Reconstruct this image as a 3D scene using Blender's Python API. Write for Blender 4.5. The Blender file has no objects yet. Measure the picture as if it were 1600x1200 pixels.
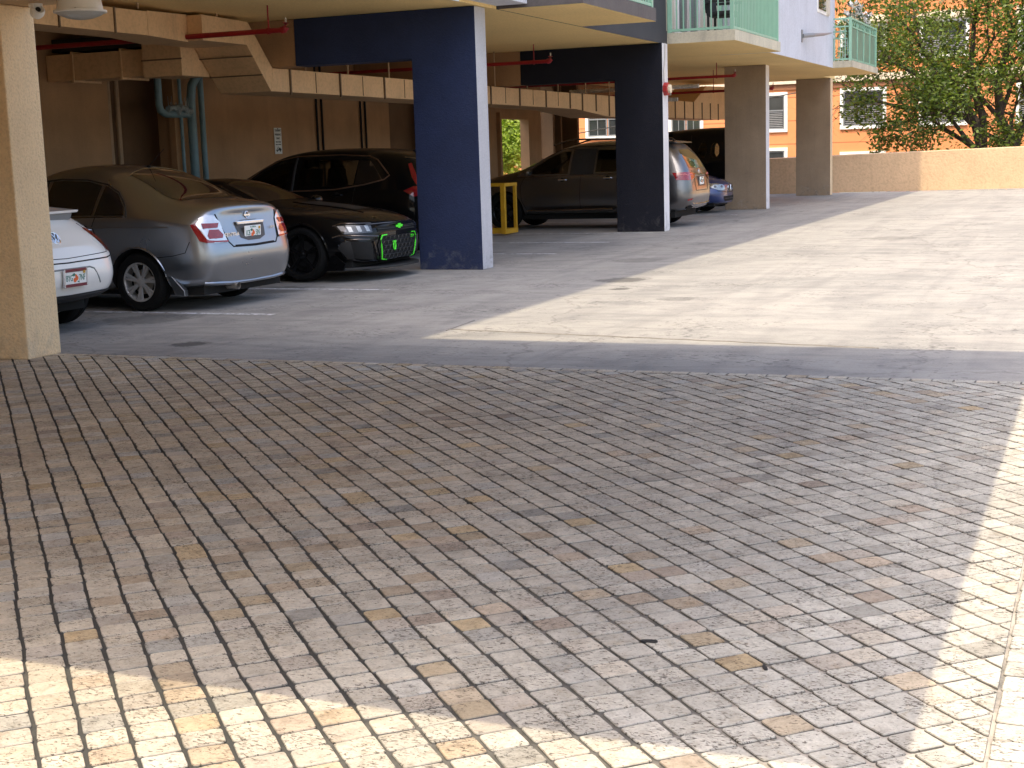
import bpy, bmesh, math, random
from mathutils import Vector, Matrix, noise
from mathutils.bvhtree import BVHTree
from mathutils.geometry import delaunay_2d_cdt
R = math.radians
random.seed(7)
scn = bpy.context.scene
C = scn.collection

# ------------------------------------------------------------------ helpers
def tag(o, label=None, cat=None, group=None, kind=None):
    if label: o['label'] = label
    if cat: o['category'] = cat
    if group: o['group'] = group
    if kind: o['kind'] = kind
    return o

def empty(name, loc=(0, 0, 0), rz=0.0, parent=None):
    o = bpy.data.objects.new(name, None)
    C.objects.link(o)
    o.empty_display_size = 0.2
    o.location = loc
    o.rotation_euler = (0, 0, rz)
    if parent: o.parent = parent
    return o

class MB:
    """collects faces with material slots and links them as ONE mesh object"""
    def __init__(s):
        s.v = []; s.f = []; s.m = []
    def add(s, vs, fs, m=0):
        b = len(s.v)
        s.v += [tuple(v) for v in vs]
        s.f += [tuple(b + i for i in f) for f in fs]
        s.m += [m] * len(fs)
        return s
    def quad(s, a, b, c, d, m=0):
        return s.add([a, b, c, d], [(0, 1, 2, 3)], m)
    def box(s, x0, x1, y0, y1, z0, z1, m=0):
        vs = [(x, y, z) for z in (z0, z1) for (x, y) in ((x0, y0), (x1, y0), (x1, y1), (x0, y1))]
        fs = [(3, 2, 1, 0), (4, 5, 6, 7), (0, 1, 5, 4), (1, 2, 6, 5), (2, 3, 7, 6), (3, 0, 4, 7)]
        return s.add(vs, fs, m)
    def bar(s, a, b, w, h=None, m=0, up=(0, 0, 1)):
        h = h or w
        a = Vector(a); b = Vector(b); d = (b - a).normalized()
        u = Vector(up)
        if abs(d.dot(u)) > 0.98: u = Vector((1, 0, 0))
        r = d.cross(u).normalized(); u = r.cross(d)
        vs = []
        for p in (a, b):
            for (i, j) in ((-1, -1), (1, -1), (1, 1), (-1, 1)):
                vs.append(p + r * (i * w / 2) + u * (j * h / 2))
        fs = [(3, 2, 1, 0), (4, 5, 6, 7), (0, 1, 5, 4), (1, 2, 6, 5), (2, 3, 7, 6), (3, 0, 4, 7)]
        return s.add(vs, fs, m)
    def tube(s, pts, r, n=10, m=0, closed=False, cap=True):
        P = [Vector(p) for p in pts]
        rs = r if isinstance(r, (list, tuple)) else [r] * len(P)
        k = len(P); vs = []; ref = None
        for i, p in enumerate(P):
            if closed: d = (P[(i + 1) % k] - P[i - 1])
            else: d = P[min(i + 1, k - 1)] - P[max(i - 1, 0)]
            if d.length < 1e-9: d = Vector((0, 0, 1))
            d.normalize()
            if ref is None:
                ref = Vector((0, 0, 1)) if abs(d.z) < .9 else Vector((1, 0, 0))
            a = d.cross(ref)
            if a.length < 1e-6: a = d.cross(Vector((1, 0, 0)))
            a.normalize(); b = d.cross(a); ref = -b if False else ref
            if abs(d.dot(ref)) > .95: ref = b
            for j in range(n):
                t = 2 * math.pi * j / n
                vs.append(p + (a * math.cos(t) + b * math.sin(t)) * rs[i])
        fs = []
        for i in range(k if closed else k - 1):
            i2 = (i + 1) % k
            for j in range(n):
                j2 = (j + 1) % n
                fs.append((i * n + j, i * n + j2, i2 * n + j2, i2 * n + j))
        if cap and not closed:
            fs.append(tuple(range(n))[::-1]); fs.append(tuple((k - 1) * n + j for j in range(n)))
        return s.add(vs, fs, m)
    def lathe(s, prof, c=(0, 0, 0), axis='z', n=32, m=0, a0=0, a1=2 * math.pi):
        """prof = [(radius, height)]"""
        full = abs(a1 - a0 - 2 * math.pi) < 1e-6
        vs = []; cols = n if full else n + 1
        for (r, h) in prof:
            for j in range(cols):
                t = a0 + (a1 - a0) * j / n
                x, y = r * math.cos(t), r * math.sin(t)
                if axis == 'z': q = (x, y, h)
                elif axis == 'y': q = (x, h, y)
                else: q = (h, x, y)
                vs.append((q[0] + c[0], q[1] + c[1], q[2] + c[2]))
        fs = []
        for i in range(len(prof) - 1):
            for j in range(n):
                j2 = (j + 1) % cols
                fs.append((i * cols + j, i * cols + j2, (i + 1) * cols + j2, (i + 1) * cols + j))
        return s.add(vs, fs, m)
    def prism(s, poly, y0, y1, m=0, axis='y'):
        """poly in (x,z), extruded along y (axis='y'), or (x,y) along z, or (y,z) along x"""
        n = len(poly); vs = []
        for h in (y0, y1):
            for (a, b) in poly:
                vs.append((a, h, b) if axis == 'y' else ((a, b, h) if axis == 'z' else (h, a, b)))
        fs = [tuple(range(n)), tuple(range(2 * n - 1, n - 1, -1))]
        fs += [(i, (i + n), (i + 1) % n + n, (i + 1) % n) for i in range(n)]
        return s.add(vs, fs, m)
    def build(s, name, mats, parent=None, smooth=False, bevel=0, angle=35, loc=None):
        me = bpy.data.meshes.new(name)
        me.from_pydata(s.v, [], s.f)
        if not isinstance(mats, (list, tuple)): mats = [mats]
        for mm in mats: me.materials.append(mm)
        me.polygons.foreach_set('material_index', s.m)
        bm = bmesh.new(); bm.from_mesh(me)
        bmesh.ops.recalc_face_normals(bm, faces=bm.faces)
        bm.to_mesh(me); bm.free()
        o = bpy.data.objects.new(name, me)
        C.objects.link(o)
        if parent: o.parent = parent
        if loc: o.location = loc
        if smooth:
            me.polygons.foreach_set('use_smooth', [True] * len(me.polygons))
            try: me.set_sharp_from_angle(angle=R(angle))
            except Exception: pass
        if bevel:
            b = o.modifiers.new('bevel', 'BEVEL'); b.width = bevel; b.segments = 2; b.limit_method = 'ANGLE'
            b.angle_limit = R(40)
        return o

def text_obj(name, s, size, mat_, parent=None, thick=0.002, loc=(0, 0, 0), rot=(0, 0, 0), sx=1.0, shear=0):
    cu = bpy.data.curves.new(name, 'FONT')
    cu.body = s; cu.size = size; cu.extrude = thick; cu.align_x = 'CENTER'; cu.align_y = 'CENTER'; cu.shear = shear
    cu.resolution_u = 3
    t = bpy.data.objects.new(name, cu); C.objects.link(t)
    bpy.context.view_layer.update()
    me = bpy.data.meshes.new_from_object(t.evaluated_get(bpy.context.evaluated_depsgraph_get()))
    bpy.data.objects.remove(t)
    for v in me.vertices: v.co.x *= sx
    me.materials.clear(); me.materials.append(mat_)
    o = bpy.data.objects.new(name, me); C.objects.link(o)
    o.location = loc; o.rotation_euler = rot
    if parent: o.parent = parent
    return o

# ------------------------------------------------------------------ materials
def new_mat(name):
    m = bpy.data.materials.new(name); m.use_nodes = True
    nt = m.node_tree
    return m, nt, nt.nodes['Principled BSDF']

def N(nt, t, **kw):
    n = nt.nodes.new(t)
    for k, v in kw.items(): setattr(n, k, v)
    return n

def ramp(nt, fac, stops):
    r = N(nt, 'ShaderNodeValToRGB')
    el = r.color_ramp.elements
    while len(el) < len(stops): el.new(0.5)
    for e, (p, c) in zip(el, stops):
        e.position = p; e.color = (*c, 1) if len(c) == 3 else c
    nt.links.new(fac, r.inputs[0])
    return r

def noise_n(nt, scale, detail=6, rough=.55, vec=None, dist=0):
    n = N(nt, 'ShaderNodeTexNoise')
    n.inputs['Scale'].default_value = scale; n.inputs['Detail'].default_value = detail
    n.inputs['Roughness'].default_value = rough; n.inputs['Distortion'].default_value = dist
    if vec is not None: nt.links.new(vec, n.inputs['Vector'])
    return n

def mixc(nt, fac, a, b, mode='MIX'):
    m = N(nt, 'ShaderNodeMix', data_type='RGBA', blend_type=mode)
    for i, v in ((0, fac), (6, a), (7, b)):
        if isinstance(v, (int, float)): m.inputs[i].default_value = v
        elif isinstance(v, (tuple, list)): m.inputs[i].default_value = (*v, 1)
        else: nt.links.new(v, m.inputs[i])
    return m.outputs[2]

def coords(nt, kind='Object', scale=None):
    tc = N(nt, 'ShaderNodeTexCoord')
    out = tc.outputs[kind]
    if scale:
        mp = N(nt, 'ShaderNodeMapping'); mp.inputs['Scale'].default_value = scale
        nt.links.new(out, mp.inputs['Vector']); out = mp.outputs[0]
    return out

def bump(nt, bsdf, h, strength, dist=.01, chain=None):
    b = N(nt, 'ShaderNodeBump'); b.inputs['Strength'].default_value = strength; b.inputs['Distance'].default_value = dist
    nt.links.new(h, b.inputs['Height'])
    if chain is not None: nt.links.new(chain, b.inputs['Normal'])
    nt.links.new(b.outputs[0], bsdf.inputs['Normal'])
    return b.outputs[0]

def stucco(name, col, rough=.85, var=.12, grain=90, bstr=.5, bd=.006, dirt=None, big=1.2, grime=0.0, base=0.0):
    m, nt, b = new_mat(name)
    v = coords(nt)
    n1 = noise_n(nt, big, 7, .6, v)
    dark = tuple(c * (1 - var * 1.6) for c in col); lite = tuple(min(1, c * (1 + var)) for c in col)
    r1 = ramp(nt, n1.outputs[0], [(.3, dark), (.7, lite)])
    out = r1.outputs[0]
    if grime:
        v2 = coords(nt, scale=(6, 6, .5))
        n2 = noise_n(nt, 1.0, 6, .7, v2)
        r2 = ramp(nt, n2.outputs[0], [(.5, (1, 1, 1)), (.8, (1 - grime, 1 - grime, 1 - grime * .95))])
        out = mixc(nt, 1.0, out, r2.outputs[0], 'MULTIPLY')
    n3 = noise_n(nt, grain, 3, .6, v)
    r3 = ramp(nt, n3.outputs[0], [(.3, (.80, .80, .80)), (.55, (1, 1, 1))])
    out = mixc(nt, .8, out, r3.outputs[0], 'MULTIPLY')
    if base:      # tyre scuffs, splashes and chipped paint low on the column
        sp = N(nt, 'ShaderNodeSeparateXYZ'); nt.links.new(v, sp.inputs[0])
        n4 = noise_n(nt, 4.5, 8, .7, v, .6)
        ma = N(nt, 'ShaderNodeMath', operation='MULTIPLY_ADD'); nt.links.new(sp.outputs[2], ma.inputs[0]); ma.inputs[1].default_value = .42; nt.links.new(n4.outputs[0], ma.inputs[2])
        r4 = ramp(nt, ma.outputs[0], [(.40, (1, 1, 1)), (.58, (0, 0, 0))])
        n5 = noise_n(nt, 7, 6, .7, v)
        rc = ramp(nt, n5.outputs[0], [(.45, (.10, .095, .09)), (.56, (.42, .40, .37))])
        mf = N(nt, 'ShaderNodeMath', operation='MULTIPLY'); nt.links.new(r4.outputs[0], mf.inputs[0]); mf.inputs[1].default_value = base
        out = mixc(nt, mf.outputs[0], out, rc.outputs[0])
    nt.links.new(out, b.inputs['Base Color'])
    b.inputs['Roughness'].default_value = rough
    bump(nt, b, n3.outputs[0], bstr, bd)
    return m

def plain(name, col, rough=.5, metal=0, var=.06, scale=8, bstr=.08, coat=0, spec=.5, emit=None):
    m, nt, b = new_mat(name)
    v = coords(nt)
    n1 = noise_n(nt, scale, 5, .6, v)
    r1 = ramp(nt, n1.outputs[0], [(.3, tuple(c * (1 - var) for c in col)), (.7, tuple(min(1, c * (1 + var)) for c in col))])
    nt.links.new(r1.outputs[0], b.inputs['Base Color'])
    b.inputs['Roughness'].default_value = rough; b.inputs['Metallic'].default_value = metal
    b.inputs['Specular IOR Level'].default_value = spec
    if coat:
        b.inputs['Coat Weight'].default_value = coat; b.inputs['Coat Roughness'].default_value = .04
    if bstr: bump(nt, b, n1.outputs[0], bstr, .004)
    return m

def car_paint(name, col, metal=.0, rough=.4, flake=False, coat=1.0, dust=.05, spec=.5):
    m, nt, b = new_mat(name)
    v = coords(nt)
    n1 = noise_n(nt, 3, 6, .65, v)
    c2 = tuple(c * (1 - dust) + .25 * dust for c in col)
    r1 = ramp(nt, n1.outputs[0], [(.35, col), (.75, c2)])
    nt.links.new(r1.outputs[0], b.inputs['Base Color'])
    b.inputs['Metallic'].default_value = metal
    r2 = ramp(nt, n1.outputs[0], [(.3, (rough,) * 3), (.8, (min(1, rough + .15),) * 3)])
    nt.links.new(r2.outputs[0], b.inputs['Roughness'])
    b.inputs['Coat Weight'].default_value = coat; b.inputs['Coat Roughness'].default_value = .05; b.inputs['Specular IOR Level'].default_value = spec
    n2 = noise_n(nt, 2.2, 2, .5, v)
    bump(nt, b, n2.outputs[0], .03, .02)
    return m

def glass_tint(name, tint=(.02, .02, .022), alpha=.5, rough=.03):
    """thin tinted pane: part see-through, part mirror"""
    m, nt, b = new_mat(name)
    out = nt.nodes['Material Output']
    tr = N(nt, 'ShaderNodeBsdfTransparent'); tr.inputs[0].default_value = (*tint, 1)
    gl = N(nt, 'ShaderNodeBsdfGlossy'); gl.inputs[0].default_value = (1, 1, 1, 1); gl.inputs['Roughness'].default_value = rough
    fr = N(nt, 'ShaderNodeFresnel'); fr.inputs[0].default_value = 1.5
    mx = N(nt, 'ShaderNodeMixShader')
    nt.links.new(fr.outputs[0], mx.inputs[0]); nt.links.new(tr.outputs[0], mx.inputs[1]); nt.links.new(gl.outputs[0], mx.inputs[2])
    nt.links.new(mx.outputs[0], out.inputs[0])
    nt.nodes.remove(b)
    return m

M = {}
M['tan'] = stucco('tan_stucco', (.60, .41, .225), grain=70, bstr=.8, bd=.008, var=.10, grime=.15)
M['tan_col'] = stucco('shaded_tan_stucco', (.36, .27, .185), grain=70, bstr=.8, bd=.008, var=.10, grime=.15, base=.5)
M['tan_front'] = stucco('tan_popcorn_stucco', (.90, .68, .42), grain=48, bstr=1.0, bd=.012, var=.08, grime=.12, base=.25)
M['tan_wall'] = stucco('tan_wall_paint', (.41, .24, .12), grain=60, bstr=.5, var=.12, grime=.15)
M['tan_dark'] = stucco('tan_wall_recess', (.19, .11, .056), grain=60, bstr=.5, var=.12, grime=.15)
M['ceiling'] = stucco('ceiling_paint', (.90, .66, .29), grain=25, bstr=.15, var=.06, big=.5, grime=.05)
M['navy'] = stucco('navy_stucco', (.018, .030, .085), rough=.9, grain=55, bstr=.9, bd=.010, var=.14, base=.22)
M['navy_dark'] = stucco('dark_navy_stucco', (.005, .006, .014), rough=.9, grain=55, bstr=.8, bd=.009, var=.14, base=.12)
M['pale_side'] = stucco('pale_grey_stucco', (.52, .52, .55), grain=60, bstr=.5, var=.06, grime=.15, base=.5)
M['white_side'] = stucco('white_stucco', (.78, .76, .76), grain=60, bstr=.4, var=.05, grime=.12, base=.5)
M['white_wall'] = stucco('white_facade_paint', (.60, .62, .68), grain=30, bstr=.2, var=.04, grime=.15)
M['black_wall'] = stucco('charcoal_facade_paint', (.045, .045, .050), grain=40, bstr=.3, var=.1)
M['cream_wall'] = stucco('cream_facade_paint', (.62, .56, .46), grain=30, bstr=.2, var=.06)
M['conc_edge'] = stucco('balcony_concrete', (.60, .55, .42), grain=30, bstr=.3, var=.12, grime=.35)
M['conc_grey'] = stucco('dark_balcony_concrete', (.12, .105, .10), grain=30, bstr=.3, var=.12, grime=.3)
M['mint'] = plain('mint_rail_paint', (.29, .52, .39), .45, var=.05, scale=4)
M['mint_panel'] = plain('mint_frosted_panel', (.16, .29, .225), .3, var=.12, scale=2, bstr=.02)
M['orange'] = stucco('orange_siding_paint', (.85, .36, .13), grain=20, bstr=.2, var=.05, big=.4, grime=.12)
M['orange_st'] = stucco('orange_stucco', (.74, .27, .105), grain=14, bstr=.6, bd=.02, var=.10, big=.5)
M['cornice'] = stucco('cornice_cream', (.78, .66, .50), grain=20, bstr=.2, var=.05)
M['cornice_dk'] = stucco('cornice_brown', (.34, .15, .075), grain=20, bstr=.2, var=.05)
M['trim'] = plain('white_window_trim', (.86, .85, .80), .5, var=.03)
M['win_grey'] = plain('grey_window_frame', (.22, .23, .24), .4, var=.05)
M['duct'] = stucco('duct_paint', (.74, .49, .27), rough=.6, grain=22, bstr=.12, var=.07, big=1.5, grime=.15)
M['duct_dk'] = stucco('duct_seam', (.15, .10, .06), rough=.7, grain=22, bstr=.12, var=.1)
M['red_pipe'] = plain('red_sprinkler_paint', (.30, .012, .016), .4, var=.15)
M['blue_pipe'] = plain('pale_blue_pipe_paint', (.17, .29, .34), .5, var=.10)
M['pipe_tan'] = plain('tan_pipe_paint', (.40, .27, .16), .5, var=.1)
M['white_metal'] = plain('white_enamel', (.80, .79, .75), .4, var=.03)
M['steel'] = plain('zinc_rod', (.45, .42, .38), .4, metal=.6, var=.1)
M['black_pl'] = plain('black_plastic', (.018, .018, .019), .5, var=.2)
M['rubber'] = plain('tyre_rubber', (.008, .008, .008), .85, var=.25, scale=30, bstr=.2, spec=.2)
M['chrome'] = plain('chrome_trim', (.80, .80, .82), .12, metal=1, var=.03, bstr=.0)
M['dkchrome'] = plain('dark_chrome_trim', (.16, .14, .13), .2, metal=.9, var=.05, bstr=.0)
M['yellow'] = plain('yellow_steel_paint', (.62, .34, .020), .45, var=.12)
M['red_lens'] = plain('red_lamp_lens', (.26, .008, .012), .12, var=.05, coat=1, bstr=0)
M['clear_lens'] = plain('clear_lamp_lens', (.72, .72, .74), .12, metal=.5, var=.10, scale=25, coat=1, bstr=.1)
M['head_lens'] = plain('headlamp_lens', (.36, .36, .34), .12, metal=.7, var=.25, scale=20, coat=1, bstr=.2)
M['head_dark'] = plain('smoked_lamp_lens', (.06, .06, .06), .08, metal=.4, var=.3, scale=30, coat=1, bstr=.1)
M['green'] = plain('bright_green_trim', (.10, .95, .04), .4, var=.05)
M['plate'] = plain('licence_plate_white', (.82, .84, .82), .35, var=.02, bstr=0)
M['plate_green'] = plain('plate_green_ink', (.02, .16, .11), .4, var=.05, bstr=0)
M['orange_ink'] = plain('plate_orange_ink', (.85, .16, .04), .4, var=.05, bstr=0)
M['maroon'] = plain('plate_frame_maroon', (.16, .015, .03), .4, var=.1)
M['rim_silver'] = plain('alloy_silver', (.46, .46, .46), .3, metal=.35, var=.06, bstr=0)
M['rim_black'] = plain('gloss_black_alloy', (.012, .012, .013), .15, metal=.3, var=.1, bstr=0)
M['dark_void'] = plain('wheel_well_black', (.008, .008, .008), .9, var=.1)
M['tintglass'] = plain('dark_tinted_glass', (.006, .006, .007), .04, var=.1, bstr=0, coat=1)
M['seat'] = plain('dark_seat_cloth', (.015, .015, .016), .8, var=.2)
M['pane'] = glass_tint('car_side_glass', (.50, .48, .42))
M['win_glass'] = plain('window_glass_dark', (.035, .040, .045), .05, var=.3, scale=1.5, bstr=0, coat=1)
M['blind'] = plain('window_blind', (.30, .30, .31), .7, var=.15, scale=3)
# ------------------------------------------------------------------ camera, sky, sun
f_px, pitch, roll, yaw = 2229.15976, 0.159688232, -0.0319051849, 0.395285641
Fv = Vector((-math.sin(yaw) * math.cos(pitch), math.cos(yaw) * math.cos(pitch), -math.sin(pitch)))
Rv = Vector((math.cos(yaw), math.sin(yaw), 0)); Uv = Rv.cross(Fv)
R2 = Rv * math.cos(roll) + Uv * math.sin(roll); U2 = Uv * math.cos(roll) - Rv * math.sin(roll)
cam = bpy.data.cameras.new('camera'); cam.sensor_width = 36; cam.lens = f_px * 36 / 1600
cam.clip_start = .05; cam.clip_end = 800
co = bpy.data.objects.new('camera', cam); C.objects.link(co)
mw = Matrix((R2, U2, -Fv)).transposed().to_4x4(); mw.translation = Vector((0, 0, 1.55)); co.matrix_world = mw
scn.camera = co
ELEV = R(65)
w = bpy.data.worlds.new('World'); scn.world = w; w.use_nodes = True
nt = w.node_tree; bg = nt.nodes['Background']
sky = nt.nodes.new('ShaderNodeTexSky'); sky.sky_type = 'NISHITA'; sky.sun_disc = False
sky.sun_elevation = ELEV; sky.sun_rotation = R(180); sky.air_density = 1.0; sky.dust_density = 4.5; sky.ozone_density = .4
nt.links.new(sky.outputs[0], bg.inputs[0]); bg.inputs[1].default_value = .15
sun = bpy.data.lights.new('sun', 'SUN'); sun.energy = 2.0; sun.angle = R(.53); sun.color = (.74, .63, .44)
so = bpy.data.objects.new('sun', sun); C.objects.link(so)
dirv = Vector((0, math.cos(ELEV), -math.sin(ELEV)))
so.rotation_euler = dirv.to_track_quat('-Z', 'Y').to_euler(); so.location = (0, -20, 40)
scn.view_settings.view_transform = 'Standard'; scn.view_settings.look = 'None'
scn.view_settings.exposure = 1.5; scn.view_settings.gamma = 1
scn.cycles.max_bounces = 8; scn.cycles.diffuse_bounces = 5; scn.cycles.transparent_max_bounces = 12
scn.cycles.caustics_reflective = False; scn.cycles.caustics_refractive = False
try:
    scn.cycles.use_denoising = True; scn.cycles.denoiser = 'OPENIMAGEDENOISE'
except Exception: pass

# ------------------------------------------------------------------ ground sheets
def concrete_mat():
    m, nt, b = new_mat('deck_concrete')
    v = coords(nt)
    n1 = noise_n(nt, .22, 8, .6, v, .6)
    r1 = ramp(nt, n1.outputs[0], [(.30, (.315, .305, .285)), (.52, (.365, .35, .325)), (.72, (.41, .39, .36))])
    n2 = noise_n(nt, 1.6, 9, .68, v, 1.2)
    r2 = ramp(nt, n2.outputs[0], [(.30, (.76, .765, .78)), (.52, (1, 1, 1)), (.8, (1.06, 1.04, 1.0))])
    c = mixc(nt, 1, r1.outputs[0], r2.outputs[0], 'MULTIPLY')
    # tyre wear sweeping along the aisle
    v2 = coords(nt, scale=(1.4, .12, 1))
    n3 = noise_n(nt, 1.0, 6, .6, v2, 1.5)
    r3 = ramp(nt, n3.outputs[0], [(.36, (.84, .84, .85)), (.56, (1, 1, 1))])
    c = mixc(nt, .9, c, r3.outputs[0], 'MULTIPLY')
    v4 = coords(nt, scale=(.7, 3.2, 1))
    n4 = noise_n(nt, 1.0, 10, .75, v4, .8)
    r4 = ramp(nt, n4.outputs[0], [(.36, (.72, .73, .75)), (.55, (1, 1, 1))])
    c = mixc(nt, .8, c, r4.outputs[0], 'MULTIPLY')
    # dark pock marks
    n5 = noise_n(nt, 9, 6, .75, v, .5)
    r5 = ramp(nt, n5.outputs[0], [(.30, (.38, .38, .40)), (.36, (1, 1, 1))])
    c = mixc(nt, .8, c, r5.outputs[0], 'MULTIPLY')
    n6 = noise_n(nt, 55, 4, .7, v)
    r6 = ramp(nt, n6.outputs[0], [(.3, (.82, .82, .82)), (.6, (1.05, 1.05, 1.05))])
    c = mixc(nt, .8, c, r6.outputs[0], 'MULTIPLY')
    # oil stains: round blots at given spots
    for (sx, sy, rad, amt) in ((-5.38, 16.5, .34, .55), (-7.35, 10.35, .17, .6), (-4.1, 14.4, .22, .3), (-5.05, 15.4, .13, .6), (-3.2, 24.0, .5, .25), (-9.3, 15.0, .5, .4), (-9.0, 12.0, .5, .4), (-6.1, 19.5, .4, .3)):
        mp = N(nt, 'ShaderNodeMapping'); mp.inputs['Location'].default_value = (-sx / rad, -sy / rad, 0); mp.inputs['Scale'].default_value = (1 / rad, 1 / rad, 1)
        nt.links.new(v, mp.inputs['Vector'])
        nd = noise_n(nt, 1.6, 8, .7, mp.outputs[0])
        g = N(nt, 'ShaderNodeVectorMath', operation='LENGTH'); nt.links.new(mp.outputs[0], g.inputs[0])
        ad = N(nt, 'ShaderNodeMath', operation='MULTIPLY_ADD'); nt.links.new(nd.outputs[0], ad.inputs[0]); ad.inputs[1].default_value = 1.9; nt.links.new(g.outputs['Value'], ad.inputs[2])
        rr = ramp(nt, ad.outputs[0], [(.85, (1 - amt,) * 3), (1.0, (1, 1, 1))])
        # ramp is clamped at 1: scale the distance
        ad.use_clamp = False
        dv = N(nt, 'ShaderNodeMath', operation='DIVIDE'); nt.links.new(ad.outputs[0], dv.inputs[0]); dv.inputs[1].default_value = 2.0
        nt.links.new(dv.outputs[0], rr.inputs[0])
        c = mixc(nt, 1, c, rr.outputs[0], 'MULTIPLY')
    # hairline cracks
    nv = noise_n(nt, .8, 5, .6, v); va = N(nt, 'ShaderNodeVectorMath', operation='MULTIPLY_ADD'); nt.links.new(nv.outputs['Color'], va.inputs[0]); va.inputs[1].default_value = (1.6, 1.6, 0); nt.links.new(v, va.inputs[2])
    vo = N(nt, 'ShaderNodeTexVoronoi', feature='DISTANCE_TO_EDGE'); vo.inputs['Scale'].default_value = .16; nt.links.new(va.outputs[0], vo.inputs['Vector'])
    rv = ramp(nt, vo.outputs['Distance'], [(.0, (.45, .44, .43)), (.0022, (1, 1, 1))])
    c = mixc(nt, .5, c, rv.outputs[0], 'MULTIPLY')
    # patches of spalled, pitted surface
    n7 = noise_n(nt, 1.1, 3, .5, v); n8 = noise_n(nt, 26, 3, .6, coords(nt, scale=(.5, 1, 1)))
    a7 = N(nt, 'ShaderNodeMath', operation='MULTIPLY_ADD'); nt.links.new(n7.outputs[0], a7.inputs[0]); a7.inputs[1].default_value = -.55; nt.links.new(n8.outputs[0], a7.inputs[2])
    r7 = ramp(nt, a7.outputs[0], [(.045, (.36, .36, .37)), (.075, (1, 1, 1))])
    c = mixc(nt, .85, c, r7.outputs[0], 'MULTIPLY')
    nt.links.new(c, b.inputs['Base Color'])
    b.inputs['Roughness'].default_value = .82
    bb = bump(nt, b, n6.outputs[0], .25, .004)
    bump(nt, b, n2.outputs[0], .25, .02, bb)
    return m
M['concrete'] = concrete_mat()

def stone_mat():
    m, nt, b = new_mat('tumbled_travertine')
    at = N(nt, 'ShaderNodeVertexColor', layer_name='stone')
    v = coords(nt)
    n1 = noise_n(nt, 16, 6, .65, v, .8)
    r1 = ramp(nt, n1.outputs[0], [(.3, (.72, .69, .65)), (.5, (.98, .97, .95)), (.7, (1.12, 1.11, 1.09))])
    c = mixc(nt, 1, at.outputs[0], r1.outputs[0], 'MULTIPLY')
    nb = noise_n(nt, 7, 7, .7, v, 1.5)      # rusty veins and clouding that cross from stone to stone
    rb = ramp(nt, nb.outputs[0], [(.56, (1, 1, 1)), (.72, (.98, .90, .77))])
    c = mixc(nt, .8, c, rb.outputs[0], 'MULTIPLY')
    # travertine pits, stretched along one bedding direction
    v2 = coords(nt, scale=(55, 120, 1))
    n2 = noise_n(nt, 1.0, 3, .6, v2, 1.0)
    n2b = noise_n(nt, 5, 2, .5, v)
    ad = N(nt, 'ShaderNodeMath', operation='MULTIPLY_ADD'); nt.links.new(n2b.outputs[0], ad.inputs[0]); ad.inputs[1].default_value = -.28
    nt.links.new(n2.outputs[0], ad.inputs[2])
    r2 = ramp(nt, ad.outputs[0], [(.228, (.19, .165, .145)), (.278, (1, 1, 1))])
    c = mixc(nt, .85, c, r2.outputs[0], 'MULTIPLY')
    # grime patches
    n3 = noise_n(nt, .9, 7, .65, v, .5)
    r3 = ramp(nt, n3.outputs[0], [(.32, (.74, .74, .76)), (.6, (1, 1, 1))])
    c = mixc(nt, .8, c, r3.outputs[0], 'MULTIPLY')
    n4 = noise_n(nt, 130, 3, .6, v)
    r4 = ramp(nt, n4.outputs[0], [(.3, (.84, .84, .84)), (.6, (1.08, 1.08, 1.08))])
    c = mixc(nt, .9, c, r4.outputs[0], 'MULTIPLY')
    nt.links.new(c, b.inputs['Base Color']); b.inputs['Roughness'].default_value = .8
    b1 = bump(nt, b, r2.outputs[0], .7, .004)
    b2 = bump(nt, b, n1.outputs[0], .35, .006, b1)
    bump(nt, b, n4.outputs[0], .3, .002, b2)
    return m
M['stone'] = stone_mat()

def grout_mat():
    m, nt, b = new_mat('sand_grout')
    v = coords(nt)
    n1 = noise_n(nt, .55, 5, .6, v, .4)
    n2 = noise_n(nt, 14, 5, .7, v)
    # the joints are paler towards the drive (large x)
    sp = N(nt, 'ShaderNodeSeparateXYZ'); nt.links.new(v, sp.inputs[0])
    mr = N(nt, 'ShaderNodeMapRange'); nt.links.new(sp.outputs[0], mr.inputs[0])
    mr.inputs[1].default_value = -2.4; mr.inputs[2].default_value = .1; mr.inputs[3].default_value = -.20; mr.inputs[4].default_value = .24
    ad = N(nt, 'ShaderNodeMath', operation='ADD'); nt.links.new(mr.outputs[0], ad.inputs[0]); nt.links.new(n1.outputs[0], ad.inputs[1])
    ad2 = N(nt, 'ShaderNodeMath', operation='MULTIPLY_ADD'); nt.links.new(n2.outputs[0], ad2.inputs[0]); ad2.inputs[1].default_value = .5; nt.links.new(ad.outputs[0], ad2.inputs[2])
    r = ramp(nt, ad2.outputs[0], [(.55, (.055, .056, .054)), (.78, (.15, .143, .13)), (.98, (.44, .40, .35))])
    nt.links.new(r.outputs[0], b.inputs['Base Color']); b.inputs['Roughness'].default_value = .95
    bump(nt, b, n2.outputs[0], .6, .006)
    return m
M['grout'] = grout_mat()

# pavers: every stone is a small bevelled block in one sheet of paving
def clip_poly(poly, x0, x1, y0, y1):
    for ax, lim, sgn in ((0, x0, 1), (0, x1, -1), (1, y0, 1), (1, y1, -1)):
        out = []
        for i in range(len(poly)):
            a, b = poly[i - 1], poly[i]
            da, db = (a[ax] - lim) * sgn, (b[ax] - lim) * sgn
            if (da >= 0) != (db >= 0):
                t = da / (da - db); out.append((a[0] + (b[0] - a[0]) * t, a[1] + (b[1] - a[1]) * t))
            if db >= 0: out.append(b)
        poly = out
        if len(poly) < 3: return []
    return poly

def area(p):
    return abs(sum(p[i - 1][0] * p[i][1] - p[i][0] * p[i - 1][1] for i in range(len(p)))) / 2

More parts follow.
